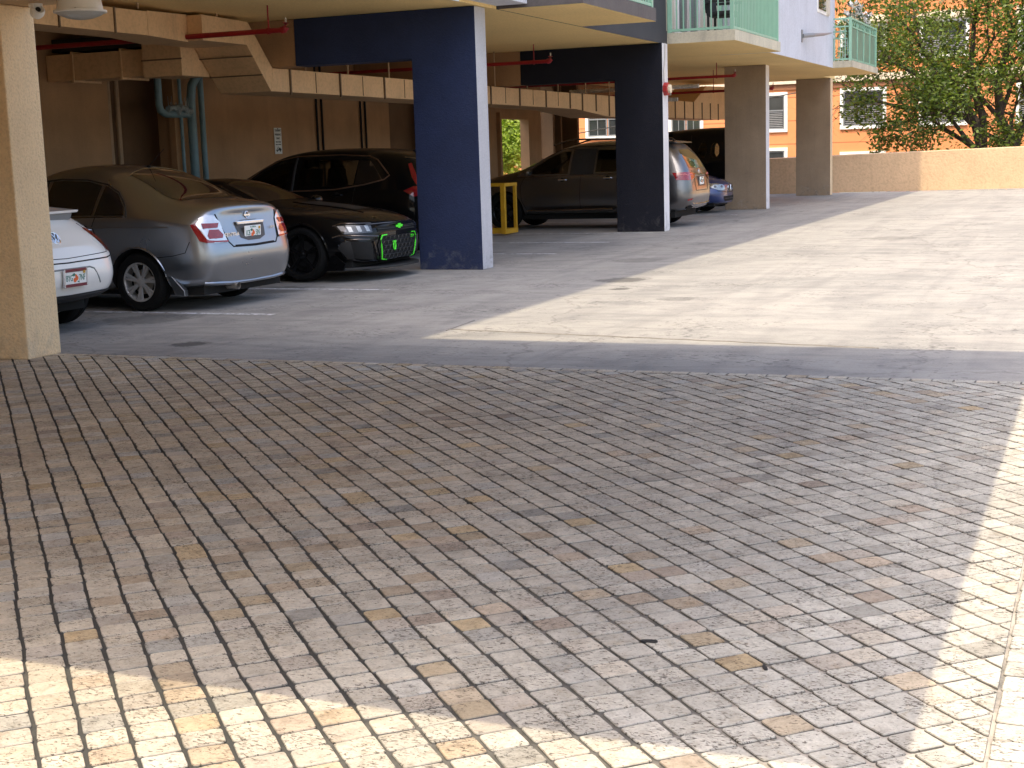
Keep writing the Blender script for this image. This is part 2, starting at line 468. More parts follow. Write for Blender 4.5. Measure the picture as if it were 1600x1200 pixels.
PV, PF, PC = [], [], []
def stone(poly, col, z, tilt=(0, 0)):
    n = len(poly)
    if n < 3 or area(poly) < 4e-4: return
    cx = sum(p[0] for p in poly) / n; cy = sum(p[1] for p in poly) / n
    b = len(PV)
    for (s, dz) in ((1.0, -.014), (.992, -.0030), (.960, 0)):
        for (x, y) in poly:
            X = cx + (x - cx) * s; Y = cy + (y - cy) * s
            PV.append((X, Y, z + dz + (X - cx) * tilt[0] + (Y - cy) * tilt[1]))
    for k in range(2):
        for i in range(n):
            j = (i + 1) % n
            PF.append((b + k * n + i, b + k * n + j, b + (k + 1) * n + j, b + (k + 1) * n + i)); PC.append((.13, .125, .115) if k == 0 else tuple(c_ * .72 for c_ in col))
    PF.append(tuple(b + 2 * n + i for i in range(n))); PC.append(col)

def stone_col(x, y, u, v):
    rnd = random.random()
    # gold stones run in streaks along the joints
    g = noise.noise(Vector((u * .45, v * 6.0, 3.7))) + .5 * noise.noise(Vector((x * .5, y * .5, 9)))
    # more gold stones left; bounced light mixed into the base, brown left, grey right
    side = max(0, min(1, (-.8 - x) / 4.0))
    warm = .08 + .22 * side
    base = Vector((.435, .42, .375)) * (1 - side) + Vector((.46, .395, .30)) * side
    if rnd < warm * (.22 + max(0, g) * 2.3):
        base = Vector(random.choice([(.43, .34, .215), (.40, .33, .23), (.44, .37, .275), (.38, .315, .235), (.43, .36, .28)]))
    elif rnd > .94:
        base = Vector(random.choice([(.31, .30, .27), (.35, .335, .30), (.32, .30, .26), (.35, .295, .24)]))
    elif rnd > .80:
        base = Vector(random.choice([(.42, .38, .325), (.48, .44, .37), (.42, .405, .365)]))
    k = random.uniform(1.10, 1.40)
    return (base.x * k, base.y * k, base.z * k)

def jit(a): return random.uniform(-a, a)
def rect_stone(cx, cy, hw, hl, ang, jit_a=.0034):
    c, s = math.cos(ang), math.sin(ang); r = .014
    pts = []
    cor = [(-hw + jit(jit_a), -hl + jit(jit_a)), (hw + jit(jit_a), -hl + jit(jit_a)), (hw + jit(jit_a), hl + jit(jit_a)), (-hw + jit(jit_a), hl + jit(jit_a))]
    for i in range(4):
        p0, p1, p2 = Vector(cor[i - 1]), Vector(cor[i]), Vector(cor[(i + 1) % 4])
        rr = r * random.uniform(.45, 1.25)
        a = p1 + (p0 - p1).normalized() * rr; bq = p1 + (p2 - p1).normalized() * rr
        m_ = (a + bq) / 2 * .5 + p1 * .5
        pts += [a, m_, bq]
    return [(cx + p[0] * c - p[1] * s, cy + p[0] * s + p[1] * c) for p in pts]

ANG = R(-46.6)            # dark joints run this way
du = Vector((math.cos(ANG), math.sin(ANG))); dv = Vector((-du.y, du.x))
PX0, PX1, PY0, PY1 = -9.2, 2.4, 1.0, 9.50
PU, PW = .1175, .1225     # pitch along and across the dark joints
n_u = 110
for iv in range(-20, 125):
    for iu in range(-110, 60):
        bu = iu * PU; bw = iv * PW
        # joints wander gently, as laid by hand
        wob = .013 * noise.noise(Vector((bu * .55, bw * .3, 0))) + .006 * noise.noise(Vector((bu * 2.2, bw * .9, 5)))
        bend = .003 * bu * math.sin(bu * .35)
        wv = bw + wob + bend * .5; wu = bu + .020 * noise.noise(Vector((bu * .4, bw * .8, 12)))
        x = du.x * wu + dv.x * wv; y = du.y * wu + dv.y * wv
        x += 0.0; y += 0.0
        if not (PX0 - .1 < x < PX1 + .1 and PY0 - .1 < y < PY1 + .1): continue
        if noise.noise(Vector((x * .8, y * .8, 30))) > 5: continue
        hl = PU / 2 - random.uniform(.0024, .0042); hw = PW / 2 - random.uniform(.0040, .0066)
        p = rect_stone(x, y, hl, hw, ANG + jit(.012))
        col = stone_col(x, y, bu, bw)
        z = .004 + jit(.0012); t = (jit(.012), jit(.012))
        for (a0, a1) in ((PX0, -.238), (.012, PX1)):
            if x > a0 - .1 and x < a1 + .1:
                stone(clip_poly(p, a0, a1, PY0, PY1), col, z, t)
y = PY0
while y < PY1:      # soldier course beside the drive
    d = random.uniform(.118, .128); yy = min(y + d, PY1)
    stone(rect_stone(-.113, (y + yy) / 2, .116, (yy - y) / 2 - .003, 0), stone_col(-.1, y, 0, y), .004 + jit(.001), (jit(.01), jit(.01))); y = yy
x = PX0
while x < PX1:      # soldier course along the concrete
    d = random.uniform(.130, .142)
    stone(rect_stone(x + d / 2, 9.555, d / 2 - .004, .047, 0), stone_col(x, 9.5, 0, x), .004 + jit(.001), (jit(.01), jit(.01))); x += d
me = bpy.data.meshes.new('paving'); me.from_pydata(PV, [], PF); me.materials.append(M['stone'])
ca = me.color_attributes.new('stone', 'FLOAT_COLOR', 'CORNER')
buf = []
for f_, c_ in zip(PF, PC): buf += [c_[0], c_[1], c_[2], 1.0] * len(f_)
ca.data.foreach_set('color', buf)
pav = bpy.data.objects.new('paving', me); C.objects.link(pav); tag(pav, 'tumbled travertine cobble paving laid diagonally', kind='structure')
del PV, PF, PC, buf

MB().box(PX0 - .02, PX1 + .02, PY0 - .02, 9.602, -.30, -.0030).build('paving_bed', M['grout']); tag(bpy.data.objects['paving_bed'], kind='structure')
mb = MB()
mb.box(-15.2, 30, 9.604, 46.6, -.30, 0.0)
deck = mb.build('concrete_deck', M['concrete']); tag(deck, 'weathered concrete parking deck', kind='structure')
MB().box(-15.2, PX0 - .024, -20, 9.600, -.30, 0.0).build('concrete_deck', M['concrete']); tag(bpy.data.objects['concrete_deck.001'], kind='structure')
M['outer_pave'] = stucco('outer_paving', (.42, .37, .30), grain=40, bstr=.4, var=.15)
MB().box(PX0, 30, -20, PY0 - .022, -.30, -.002).box(PX1 + .022, 30, PY0 - .02, 9.60, -.30, -.002).build('driveway', M['outer_pave'])
tag(bpy.data.objects['driveway'], kind='structure')
M['street'] = stucco('street_ground', (.16, .16, .13), grain=5, bstr=.4, var=.25, big=.1)
MB().quad((-400, -300, -3.3), (400, -300, -3.3), (400, 500, -3.3), (-400, 500, -3.3)).build('ground', M['street'])
tag(bpy.data.objects['ground'], kind='structure')

# painted bay lines, worn
def line_mat():
    m, nt, b = new_mat('worn_white_line')
    v = coords(nt)
    n1 = noise_n(nt, 7, 8, .75, v)
    r = ramp(nt, n1.outputs[0], [(.36, (0, 0, 0)), (.52, (1, 1, 1))])
    b.inputs['Base Color'].default_value = (.74, .74, .76, 1); b.inputs['Roughness'].default_value = .7
    nt.links.new(r.outputs[0], b.inputs['Alpha'])
    return m
M['line'] = line_mat()
for y in (12.52, 15.10, 20.75, 23.35, 25.95, 30.1, 32.7):
    o = MB().quad((-13.2, y - .05, .004), (-7.85, y - .05, .004), (-7.85, y + .05, .004), (-13.2, y + .05, .004)).build('parking_line', M['line'])
    tag(o, kind='structure')
# thin dark strip put in for a cable's shadow on the sunlit concrete
M['cable_shadow'] = plain('cable_shadow_tone', (.22, .20, .18), .8, var=.2)
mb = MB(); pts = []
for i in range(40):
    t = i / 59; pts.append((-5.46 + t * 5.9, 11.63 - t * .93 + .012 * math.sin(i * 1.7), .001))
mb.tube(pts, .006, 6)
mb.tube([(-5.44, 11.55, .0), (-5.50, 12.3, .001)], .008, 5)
tag(mb.build('cable_shadow_strip', M['cable_shadow']), kind='structure')
# small bits on the stones
for k, (gx, gy, s) in enumerate(((1015, 1002, .022), (820, 965, .012), (1195, 1043, .014))):
    d = R2 * ((gx - 800) / f_px) - U2 * ((gy - 600) / f_px) + Fv
    q = Vector((0, 0, 1.55)) + d * (-(1.55 - .006) / d.z)
    mb = MB(); n = 11; a = random.random() * 6
    pts = [(q.x + s * (1.5 * math.cos(a) * math.cos(t) - math.sin(a) * math.sin(t) * .6) * random.uniform(.75, 1.15), q.y + s * (1.5 * math.sin(a) * math.cos(t) + math.cos(a) * math.sin(t) * .6) * random.uniform(.75, 1.15)) for t in [2 * math.pi * i / n for i in range(n)]]
    mb.prism(pts, .004, .0085, axis='z')
    lab = ['largest black leaf scrap on the cobbles near the picture centre bottom', 'tiny dark scrap left of the larger black scrap on the cobbles', 'small black scrap right of the larger black scrap on the cobbles'][k]
    tag(mb.build('leaf_scrap', M['black_pl']), lab, 'debris', 'dark scraps lying on the cobbles')
# ------------------------------------------------------------------ the apartment building over the garage
bld = empty('apartment_building', (-8.5, 27, 0))
tag(bld, 'tan apartment building on columns with open garage bays and white, charcoal and cream walls above', 'building')
def part(mb, name, mats, label=None, parent=None, **kw):
    """parts are modelled in world coordinates; shift them under their thing"""
    p = parent or bld
    base = Vector(p.location)
    q = p
    while q.parent: q = q.parent; base += Vector(q.location)
    mb.v = [(a - base.x, b - base.y, c - base.z) for (a, b, c) in mb.v]
    o = mb.build(name, mats, p, **kw)
    if label: o['label'] = label
    return o
def boxside(mb, x0, x1, y0, y1, z0, z1, m_all=0, m_px=None, m_ny=None):
    n0 = len(mb.m); mb.box(x0, x1, y0, y1, z0, z1, m_all)
    if m_px is not None: mb.m[n0 + 3] = m_px
    if m_ny is not None: mb.m[n0 + 2] = m_ny
    return mb
part(MB().box(-14.9, -7.80, 9.70, 45.2, 3.52, 3.72), 'ceiling', M['ceiling'])
part(boxside(MB(), -9.20, -8.165, 9.24, 9.645, 0, 2.858), 'column', [M['tan_front']], 'tan stucco column nearest the camera', bevel=.012)
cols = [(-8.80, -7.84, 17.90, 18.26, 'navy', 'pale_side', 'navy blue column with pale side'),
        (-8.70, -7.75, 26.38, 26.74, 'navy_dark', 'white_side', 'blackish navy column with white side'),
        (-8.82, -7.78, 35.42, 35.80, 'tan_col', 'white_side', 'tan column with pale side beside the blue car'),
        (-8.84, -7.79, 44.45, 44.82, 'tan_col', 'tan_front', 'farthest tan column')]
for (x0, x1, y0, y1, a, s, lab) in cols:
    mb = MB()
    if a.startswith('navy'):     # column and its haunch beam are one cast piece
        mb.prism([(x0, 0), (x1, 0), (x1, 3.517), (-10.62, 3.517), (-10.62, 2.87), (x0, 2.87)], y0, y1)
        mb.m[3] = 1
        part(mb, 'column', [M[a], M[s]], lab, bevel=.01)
        part(MB().box(-14.28, -10.623, y0 + .006, y1 - .006, 2.872, 3.517), 'beam', [M['tan_wall']], 'tan end of beam', bevel=.008)
    else:
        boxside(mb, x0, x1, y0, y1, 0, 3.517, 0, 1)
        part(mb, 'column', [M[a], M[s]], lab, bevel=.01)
# back wall in bays, with recesses, a window opening and an open end
for bx in ((-14.55, -14.30, 9.70, 18.42, 0, 3.517), (-14.55, -14.30, 20.00, 27.88, 0, 3.517), (-14.55, -14.30, 30.10, 33.98, 0, 3.517), (-14.55, -14.30, 33.983, 36.0, 0, 1.00),
           (-14.55, -14.30, 33.983, 36.0, 2.45, 3.517), (-14.55, -14.30, 36.003, 36.9, 0, 3.517), (-14.55, -14.30, 40.0, 45.1, 0, 1.0), (-14.55, -14.30, 40.003, 45.1, 2.62, 3.517)):
    part(MB().box(*bx), 'wall', [M['tan_wall']])
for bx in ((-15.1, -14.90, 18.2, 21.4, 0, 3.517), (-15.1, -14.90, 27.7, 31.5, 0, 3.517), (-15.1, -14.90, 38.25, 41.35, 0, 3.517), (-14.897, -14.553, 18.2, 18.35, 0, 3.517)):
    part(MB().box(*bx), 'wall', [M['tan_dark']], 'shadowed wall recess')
for bx in ((-14.897, -14.303, 39.85, 39.997, 0, 3.517), (-14.897, -14.5, 38.35, 38.5, 0, 3.517), (-14.897, -14.5, 39.0, 39.1, 0, 3.517)):
    part(MB().box(*bx), 'pilaster', [M['tan_dark']])
for bx in ((-14.297, -14.18, 19.95, 20.10, 0, 3.5), (-14.297, -14.2, 33.8, 33.9, 1, 2.6)): part(MB().box(*bx), 'pilaster', [M['tan_wall']])
# wall in front of the lobby, behind the near column (closes the corner)
part(MB().box(-15.1, -9.21, -8, 9.23, 0, 3.7), 'wall', [M['tan']], 'ground-floor lobby wall')
# upper storeys
part(MB().box(-14.9, -7.80, -8, 18.55, 3.723, 15.3), 'wall', [M['white_wall']], 'pale upper wall over the entrance')
part(MB().box(-14.9, -7.80, 18.553, 26.85, 3.723, 15.3), 'wall', [M['black_wall']], 'charcoal upper wall')
mbw = MB().box(-14.9, -7.80, 26.853, 31.0, 3.723, 15.3)
part(mbw, 'wall', [M['cream_wall']], 'cream wall behind the green balcony')
part(MB().box(-14.9, -7.80, 31.003, 45.2, 3.723, 15.3), 'wall', [M['white_wall']], 'white upper wall')
mbb = MB().box(-7.797, -6.72, 31.0, 38.70, 3.52, 15.3); mbb.m[0] = 1
part(mbb, 'wall', [M['white_wall'], M['ceiling']], 'white projecting bay wall')
part(MB().box(-7.797, -7.34, 17.3, 18.55, 3.56, 15.3), 'wall', [M['white_wall']], 'pale blue-white wall strip above the navy column')
part(MB().box(-15.2, -5.42, -10, 45.2, 15.303, 15.6), 'roof', [M['conc_edge']], bevel=.02)  # unseen overhang, set out past the balconies to cast the building's shadow edge
part(MB().box(-7.7995, -7.782, 18.56, 26.835, 3.515, 3.76), 'fascia', [M['black_wall']], 'charcoal fascia')
part(MB().box(-7.7995, -7.782, 9.72, 17.29, 3.515, 3.76), 'fascia', [M['white_wall']], 'pale fascia')
# window and bracket on the white bay
wn = part(MB().box(-6.77, -6.70, 36.42, 38.0, 4.78, 6.2), 'window', [M['trim']])
part(MB().box(-6.70, -6.685, 36.50, 37.0, 4.86, 6.1).box(-6.70, -6.685, 37.08, 37.5, 4.86, 6.1), 'pane', [M['win_glass']], None, wn)
part(MB().box(-6.705, -6.66, 37.6, 37.9, 4.80, 6.2), 'shutter', [M['cream_wall']], None, wn)

def balcony(x1, y0, y1, z0, zt, slab_mat, label, panels=False, truss=False, x0=-7.797):
    mbs_ = MB().box(x0, x1, y0, y1, z0, zt); mbs_.m[0] = 1
    s = part(mbs_, 'balcony', [slab_mat, M['ceiling']], label, bevel=.008)
    b = zt + .045; t = zt + 1.08
    mb = MB()
    xo = x1 - .07; yo = y0 + .07; ye = y1 - .07
    def run(a, c):
        a = Vector(a); c = Vector(c)
        up = Vector((0, 0, 1)); L = (c - a).length; d = (c - a) / L
        mb.bar(a + up * b, c + up * b, .045, .045); mb.bar(a + up * t, c + up * t, .06, .045)
        mid = t - .20 if truss else None
        if truss: mb.bar(a + up * mid, c + up * mid, .035, .035)
        n = int(L / .125)
        for i in range(1, n):
            p = a + d * (L * i / n)
            if not (panels and abs(d.y) > .9): mb.bar(p + up * b, p + up * (mid or t), .022)
        if truss:
            n = int(L / .30)
            for i in range(n):
                p = a + d * (L * i / n); q = a + d * (L * (i + 1) / n); m_ = (p + q) / 2
                pts = [p + up * mid, p.lerp(m_, .5) + up * (mid + .13), m_ + up * (t - .03), m_.lerp(q, .5) + up * (mid + .13), q + up * mid]
                for u, v in zip(pts, pts[1:]): mb.bar(u, v, .018)
    run((x0 + .05, yo, 0), (xo, yo, 0)); run((xo, yo, 0), (xo, ye, 0)); run((xo, ye, 0), (x0 + .05, ye, 0))
    for (px_, py2) in ((x0 + .05, yo), (xo, yo), (xo, ye), (x0 + .05, ye)): mb.bar((px_, py2, zt - .002), (px_, py2, t + .035), .072)
    if panels:
        n = 4
        for i in range(1, n):
            y = yo + (ye - yo) * i / n; mb.bar((xo, y, zt), (xo, y, t), .045)
    rl = part(mb, 'railing', [M['mint']], None, s)
    if panels:
        pm = MB()
        for i in range(4):
            ya = yo + (ye - yo) * i / 4 + .04; yb = yo + (ye - yo) * (i + 1) / 4 - .04
            pm.box(xo - .012, xo + .004, ya, yb, b + .03, (t - .23) if truss else t - .03)
        part(pm, 'panel', [M['mint_panel']], None, rl)
    return s
balcony(-6.55, 18.60, 22.0, 3.517, 3.72, M['conc_grey'], 'dark grey balcony slab')
b2 = balcony(-6.47, 26.84, 30.9, 3.517, 3.72, M['conc_edge'], 'balcony with mint green railing')
balcony(-6.22, 38.72, 43.25, 3.517, 3.69, M['conc_edge'], 'far balcony with frosted green panels', True, True)
# frosted panels behind half of the street-side pickets of the second balcony
part(MB().box(-6.575, -6.56, 28.9, 30.8, 3.80, 4.75), 'panel', [M['mint_panel']], None, b2)
# sliding door behind the second balcony
dr = part(MB().box(-7.797, -7.72, 27.4, 27.48, 3.73, 6).box(-7.797, -7.72, 28.2, 28.28, 3.73, 6).box(-7.797, -7.73, 29.0, 29.08, 3.73, 6).box(-7.797, -7.73, 27.48, 29.0, 3.73, 3.79), 'sliding_door', [M['white_side']])
part(MB().box(-7.797, -7.76, 27.485, 28.195, 3.795, 6).box(-7.797, -7.765, 28.285, 28.995, 3.795, 6), 'pane', [M['win_glass']], None, dr)
# ---- armchair on the balcony
ch = tag(empty('patio_chair', (-7.0, 28.1, 3.722)), 'black patio chair behind the mint green balcony railing', 'chair')
def sub(mb, name, mats, par, **kw): return mb.build(name, mats, par, **kw)
sub(MB().box(-.28, .28, -.28, .28, .34, .44), 'seat', M['seat'], ch, bevel=.04)
sub(MB().prism([(-.30, .40), (-.18, .40), (-.26, .95), (-.36, .95)], -.27, .27), 'backrest', M['seat'], ch, bevel=.03)
for sx in (-1, 1):
    sub(MB().bar((-.28, .31 * sx, .62), (.28, .31 * sx, .62), .06, .05).bar((.24, .31 * sx, .62), (.24, .31 * sx, .40), .04), 'armrest', M['black_pl'], ch)
    for sy in (-1, 1): sub(MB().bar((.24 * sy, .27 * sx, 0), (.24 * sy, .27 * sx, .36), .04), 'leg', M['black_pl'], ch)
# ---- bracket on the white wall
br = tag(empty('flag_bracket', (-6.715, 34.45, 4.06)), 'thin dark metal arm sticking out from the white bay wall', 'bracket')
sub(MB().box(0, .02, -.05, .05, -.13, .16), 'back_plate', M['win_grey'], br)
sub(MB().tube([(.02, 0, .02), (.18, .5, .06)], .05, 8).tube([(.18, .5, .06), (.30, 1.2, .11), (.34, 2.1, .20)], [.045, .035, .012], 8), 'arm', M['win_grey'], br, smooth=True)
# ---- white flowers on the far balcony
fl = tag(empty('flower_plant', (-6.42, 38.95, 3.70)), 'leafy plant with white blossoms rising over the far balcony railing', 'plant')
mbf = MB(); mbl = MB(); rg = random.Random(3); pm_ = plain('clay_planter', (.16, .09, .05), .8); stm = plain('plant_stem', (.08, .12, .04), .6)
for (cy, n) in ((0.55, 10), (1.6, 8), (2.7, 8), (3.6, 7)):
    mbs = MB()
    for i in range(n):
        tip = Vector((rg.uniform(-.12, .12), cy + rg.uniform(-.38, .32), 1.08 + rg.uniform(-.05, .42)))
        mbs.tube([(0, cy, .1), (tip.x * .6, (cy + tip.y) / 2, .7), tip], .008, 5)
        for k in range(7):
            a = rg.uniform(0, 6.28); e = rg.uniform(-.2, 1.0); d = Vector((math.cos(a) * math.cos(e), math.sin(a) * math.cos(e), math.sin(e)))
            s = Vector((-d.y, d.x, 0)).normalized() * .045; q = tip + d * .17
            (mbf if k < 5 else mbl).add([tip, tip + d * .06 + s, q, tip + d * .06 - s], [(0, 1, 2, 3)])
    sub(mbs, 'stem', stm, fl)
    sub(MB().box(-.08, .08, cy - .18, cy + .18, .0, .16), 'planter', pm_, fl, bevel=.01)
sub(mbf, 'blossom', plain('white_petal', (.88, .86, .82), .6), fl); M['leafdark'] = plain('plant_leaf', (.06, .10, .03), .5)
sub(mbl, 'foliage', M['leafdark'], fl)

# ---- canopy over the drive in front of the camera
cn = tag(empty('entrance_canopy', (-4.8, 5.8, 2.86)), 'flat tan canopy slab over the cobbled drive beside the near column', 'canopy')
part(MB().box(-9.2, -.42, 2.08, 9.61, 2.862, 3.0), 'slab', [M['tan']], None, cn)
# ---- lamp and security camera under it
lp = tag(empty('ceiling_lamp', (-7.50, 9.40, 2.86)), 'round white drum lamp with domed grey lens under the canopy edge', 'lamp')
sub(MB().lathe([(0, 0), (.165, 0), (.178, -.085), (.205, -.09), (.205, -.105), (.19, -.108)], n=40), 'housing', M['white_metal'], lp, smooth=True)
sub(MB().lathe([(.19, -.106), (.16, -.125), (.10, -.148), (.04, -.158), (0, -.16)], n=40), 'lens', plain('ribbed_lens', (.40, .40, .38), .3, scale=60, bstr=.5), lp, smooth=True)
for a in (.4, 2.2, 3.9, 5.2): sub(MB().lathe([(0, .006), (.007, .006), (.008, 0)], (.19 * math.cos(a), .19 * math.sin(a), -.09), n=8), 'screw', M['steel'], lp)
sc = tag(empty('security_camera', (-7.975, 9.45, 2.86)), 'small white turret camera beside the near tan column top', 'camera')
sub(MB().lathe([(0, 0), (.055, 0), (.055, -.02), (.045, -.03), (0, -.03)], n=24), 'base', M['white_metal'], sc, smooth=True)
bd = sub(MB().lathe([(0, -.05), (.03, -.045), (.05, -.03), (.058, 0), (.055, .03), (.045, .045), (.04, .045), (.035, .03), (0, .03)], (0, 0, 0), n=24), 'body', M['white_metal'], sc, smooth=True)
bd.location = (.02, -.01, -.065); bd.rotation_euler = (R(60), 0, R(60))
sub(MB().lathe([(0, .042), (.018, .040), (.022, .031)], n=16), 'lens', M['black_pl'], bd, smooth=True)

# ------------------------------------------------------------------ ducts
dk = tag(empty('air_duct', (-11.4, 24, 2.5)), 'long tan sheet-metal duct dropping under the navy beams and running down the garage', 'duct')
def side_poly_duct(poly, x0, x1, m=0):
    """poly in (y,z)"""
    return MB().prism(poly, x0, x1, m, axis='x')
part(side_poly_duct([(10.5, 3.14), (15.05, 3.14), (15.05, 3.43), (10.5, 3.41)], -11.55, -11.0), 'duct_section', [M['duct']], None, dk, bevel=.004)
mb = MB()   # jog piece, turned back
for (z0, z1) in ((3.14, 3.44),):
    mb.add([(-11.0, 15.053, z0), (-11.22, 16.2, z0), (-11.9, 16.2, z0), (-11.55, 15.053, z0), (-11.0, 15.053, z1), (-11.22, 16.2, z1 + .05), (-11.9, 16.2, z1 + .05), (-11.55, 15.053, z1)],
           [(0, 1, 2, 3), (4, 7, 6, 5), (0, 4, 5, 1), (1, 5, 6, 2), (2, 6, 7, 3), (3, 7, 4, 0)])
part(mb, 'duct_elbow', [M['duct']], None, dk)
part(side_poly_duct([(16.203, 3.15), (17.26, 3.15), (17.30, 3.46), (16.203, 3.48)], -11.85, -10.99), 'duct_section', [M['duct']], None, dk, bevel=.004)
part(side_poly_duct([(17.263, 3.149), (17.83, 2.54), (17.90, 2.863), (17.32, 3.46)], -11.85, -11.0), 'duct_drop', [M['duct']], None, dk, bevel=.004)
part(side_poly_duct([(17.833, 2.54), (30.6, 2.50), (30.6, 2.845), (17.903, 2.863)], -11.85, -11.0), 'duct_section', [M['duct']], None, dk, bevel=.004)
part(side_poly_duct([(30.603, 2.50), (32.8, 2.36), (40.6, 2.40), (40.6, 2.86), (30.603, 2.845)], -11.95, -11.0), 'duct_section', [M['duct']], None, dk, bevel=.004)
part(side_poly_duct([(40.603, 2.40), (44.2, 2.40), (44.2, 3.40), (42.0, 3.35), (40.603, 2.86)], -11.95, -11.0), 'duct_section', [M['duct']], None, dk, bevel=.004)
def seam(*b): part(MB().box(*b), 'seam', [M['duct_dk']], None, dk)
for y in (11.7, 12.9, 13.4, 14.4): seam(-11.001, -10.982, y - .012, y + .012, 3.125, 3.435)
y = 18.35
while y < 30.3: seam(-11.001, -10.975, y - .015, y + .015, 2.505, 2.865); y += 1.48
y = 19.1
while y < 30.3: seam(-11.001, -10.992, y - .006, y + .006, 2.545, 2.845); y += 1.48
y = 31.0
while y < 43.8: seam(-11.001, -10.975, y - .02, y + .02, 2.37 if y > 32 else 2.47, 2.86); y += .95
for t in (.22, .62):
    y = 17.263 + (17.83 - 17.263) * t; z = 3.149 + (2.54 - 3.149) * t
    part(MB().bar((-11.86, y - .012, z - .012), (-10.99, y - .012, z - .012), .02, .014), 'flange', [M['duct_dk']], None, dk)
# lower trunk at the back, with the box end that faces the drive
d2 = tag(empty('air_duct', (-13, 17.3, 2.7)), 'short tan duct at the rear ending in a square box above the blue pipes', 'duct')
part(MB().box(-14.28, -12.52, 17.05, 17.62, 2.80, 3.17), 'duct_section', [M['duct']], None, d2, bevel=.004)
part(MB().box(-12.52, -11.87, 16.95, 17.60, 2.77, 3.30), 'duct_box', [M['duct']], None, d2, bevel=.004)
part(MB().box(-12.53, -11.86, 16.935, 16.952, 2.99, 3.01), 'flange', [M['duct_dk']], None, d2)
for fx in (-13.82, -12.97): part(MB().box(fx, fx + .03, 17.03, 17.65, 2.77, 3.20), 'flange', [M['duct']], None, d2)
# dark cable trough above it
tag(MB().box(-14.28, -12.6, 17.2, 17.75, 3.22, 3.40).build('cable_trough', M['black_pl']), 'dark recessed cable trough above the rear duct at the left', 'cable trough')
# suspension rods
for (y, xs) in ((18.9, (-11.05,)), (20.2, (-11.05,)), (21.6, (-11.05,)), (23.1, (-11.05,)), (24.6, (-11.05,)), (26.1, (-11.05,)), (27.8, (-11.05,)), (29.6, (-11.05,)), (31.4, (-11.05,)), (33.1, (-11.05,)), (16.6, (-11.02,)), (14.9, (-11.02,))):
    for x in xs:
        z0 = 2.86 if y > 17.5 else 3.45
        tag(MB().tube([(x, y, z0), (x, y, 3.52)], .014, 6).build('hanger_rod', M['pipe_tan']),
            'thin tan rods hanging the long duct from the garage ceiling', 'hanger rod', 'hanger rods of the long duct')

# ------------------------------------------------------------------ pipes
def red_run(y, x0, x1, z, label, rod_x):
    o = tag(empty('sprinkler_pipe', (x0, y, z)), label, 'pipe', 'red sprinkler pipes')
    part(MB().tube([(x0, y, z), (x1 - .02, y, z)], .034, 10), 'pipe', [M['red_pipe']], None, o, smooth=True)
    part(MB().tube([(x1 - .02, y, z), (x1 + .02, y, z + .005), (x1 + .04, y, z + .03), (x1 + .045, y, z + .09)], .046, 12), 'elbow', [M['red_pipe']], None, o, smooth=True)
    part(MB().tube([(x1 + .045, y, z + .09), (x1 + .045, y, z + .15)], .014, 8), 'sprinkler_head', [M['steel']], None, o)
    for rx in rod_x:
        h = part(MB().tube([(rx, y, z + .04), (rx, y, 3.52)], .010, 6), 'hanger', [M['red_pipe']], None, o)
        part(MB().lathe([(.040, -.015), (.044, -.015), (.044, .015), (.040, .015)], (rx, y, z), axis='x', n=14), 'clamp', [M['red_pipe']], None, h)
red_run(16.15, -14.25, -9.74, 3.20, 'red sprinkler pipe in front of the ducts at the upper left', (-9.95,))
red_run(24.9, -14.25, -9.47, 3.20, 'red sprinkler pipe between the navy column and the blackish column', (-9.75,))
red_run(33.6, -14.25, -8.15, 3.20, 'upper red sprinkler pipe behind the white-edged column', (-8.55,))
red_run(36.6, -14.25, -7.9, 2.98, 'lower red sprinkler pipe in front of the far tan column', (-8.4, -9.4))
# pale blue drain group
bp = tag(empty('drain_pipe', (-14.1, 20, 0)), 'group of pale blue drain pipes with a wrapped trap on the back wall', 'pipe')
part(MB().tube([(-14.12, 20.35, 0), (-14.12, 20.35, 2.60), (-14.10, 20.38, 2.85), (-14.0, 20.5, 3.1)], .075, 14), 'main_pipe', [M['blue_pipe']], None, bp, smooth=True)
part(MB().tube([(-14.18, 20.74, 0), (-14.18, 20.74, 3.5)], .05, 12), 'vent_pipe', [M['blue_pipe']], None, bp, smooth=True)
part(MB().tube([(-14.12, 20.05, 0), (-14.12, 20.05, 3.5)], .03, 10), 'small_pipe', [M['blue_pipe']], None, bp, smooth=True)
part(MB().tube([(-14.12, 19.47, 3.5), (-14.12, 19.47, 2.52), (-14.12, 19.50, 2.42), (-14.12, 19.62, 2.37), (-14.12, 20.30, 2.37)], .06, 12), 'trap_pipe', [M['blue_pipe']], None, bp, smooth=True)
rg = random.Random(5); mb = MB()
pts = [(-14.06, 19.62 + .62 * i / 13, 2.42 + rg.uniform(-.03, .06)) for i in range(14)]
mb.tube(pts, [.03 + rg.uniform(0, .035) for _ in pts], 8)
for i in range(14):
    y = 19.6 + rg.random() * .6; mb.tube([(-14.05, y, 2.45), (-14.03, y + rg.uniform(-.06, .06), 2.55 + rg.random() * .1)], .004, 4)
part(mb, 'pipe_wrap', [plain('pipe_wrap_grey', (.30, .36, .38), .8, var=.3)], None, bp)
for y in (19.0, 19.22):
    tag(MB().tube([(-14.75, y, 0), (-14.75, y, 3.5)], .045, 10).build('conduit', M['pipe_tan'], smooth=True), 'tan conduit in the dark wall recess left of the blue pipes', 'conduit', 'tan conduits in the recess')
for y in (24.75, 24.95, 26.55, 26.75):
    tag(MB().tube([(-14.27, y, 0), (-14.27, y, 3.5)], .022, 8).build('conduit', M['dark_void'], smooth=True), 'dark thin conduit on the wall above the black utility vehicle', 'conduit', 'dark conduits on the back wall')
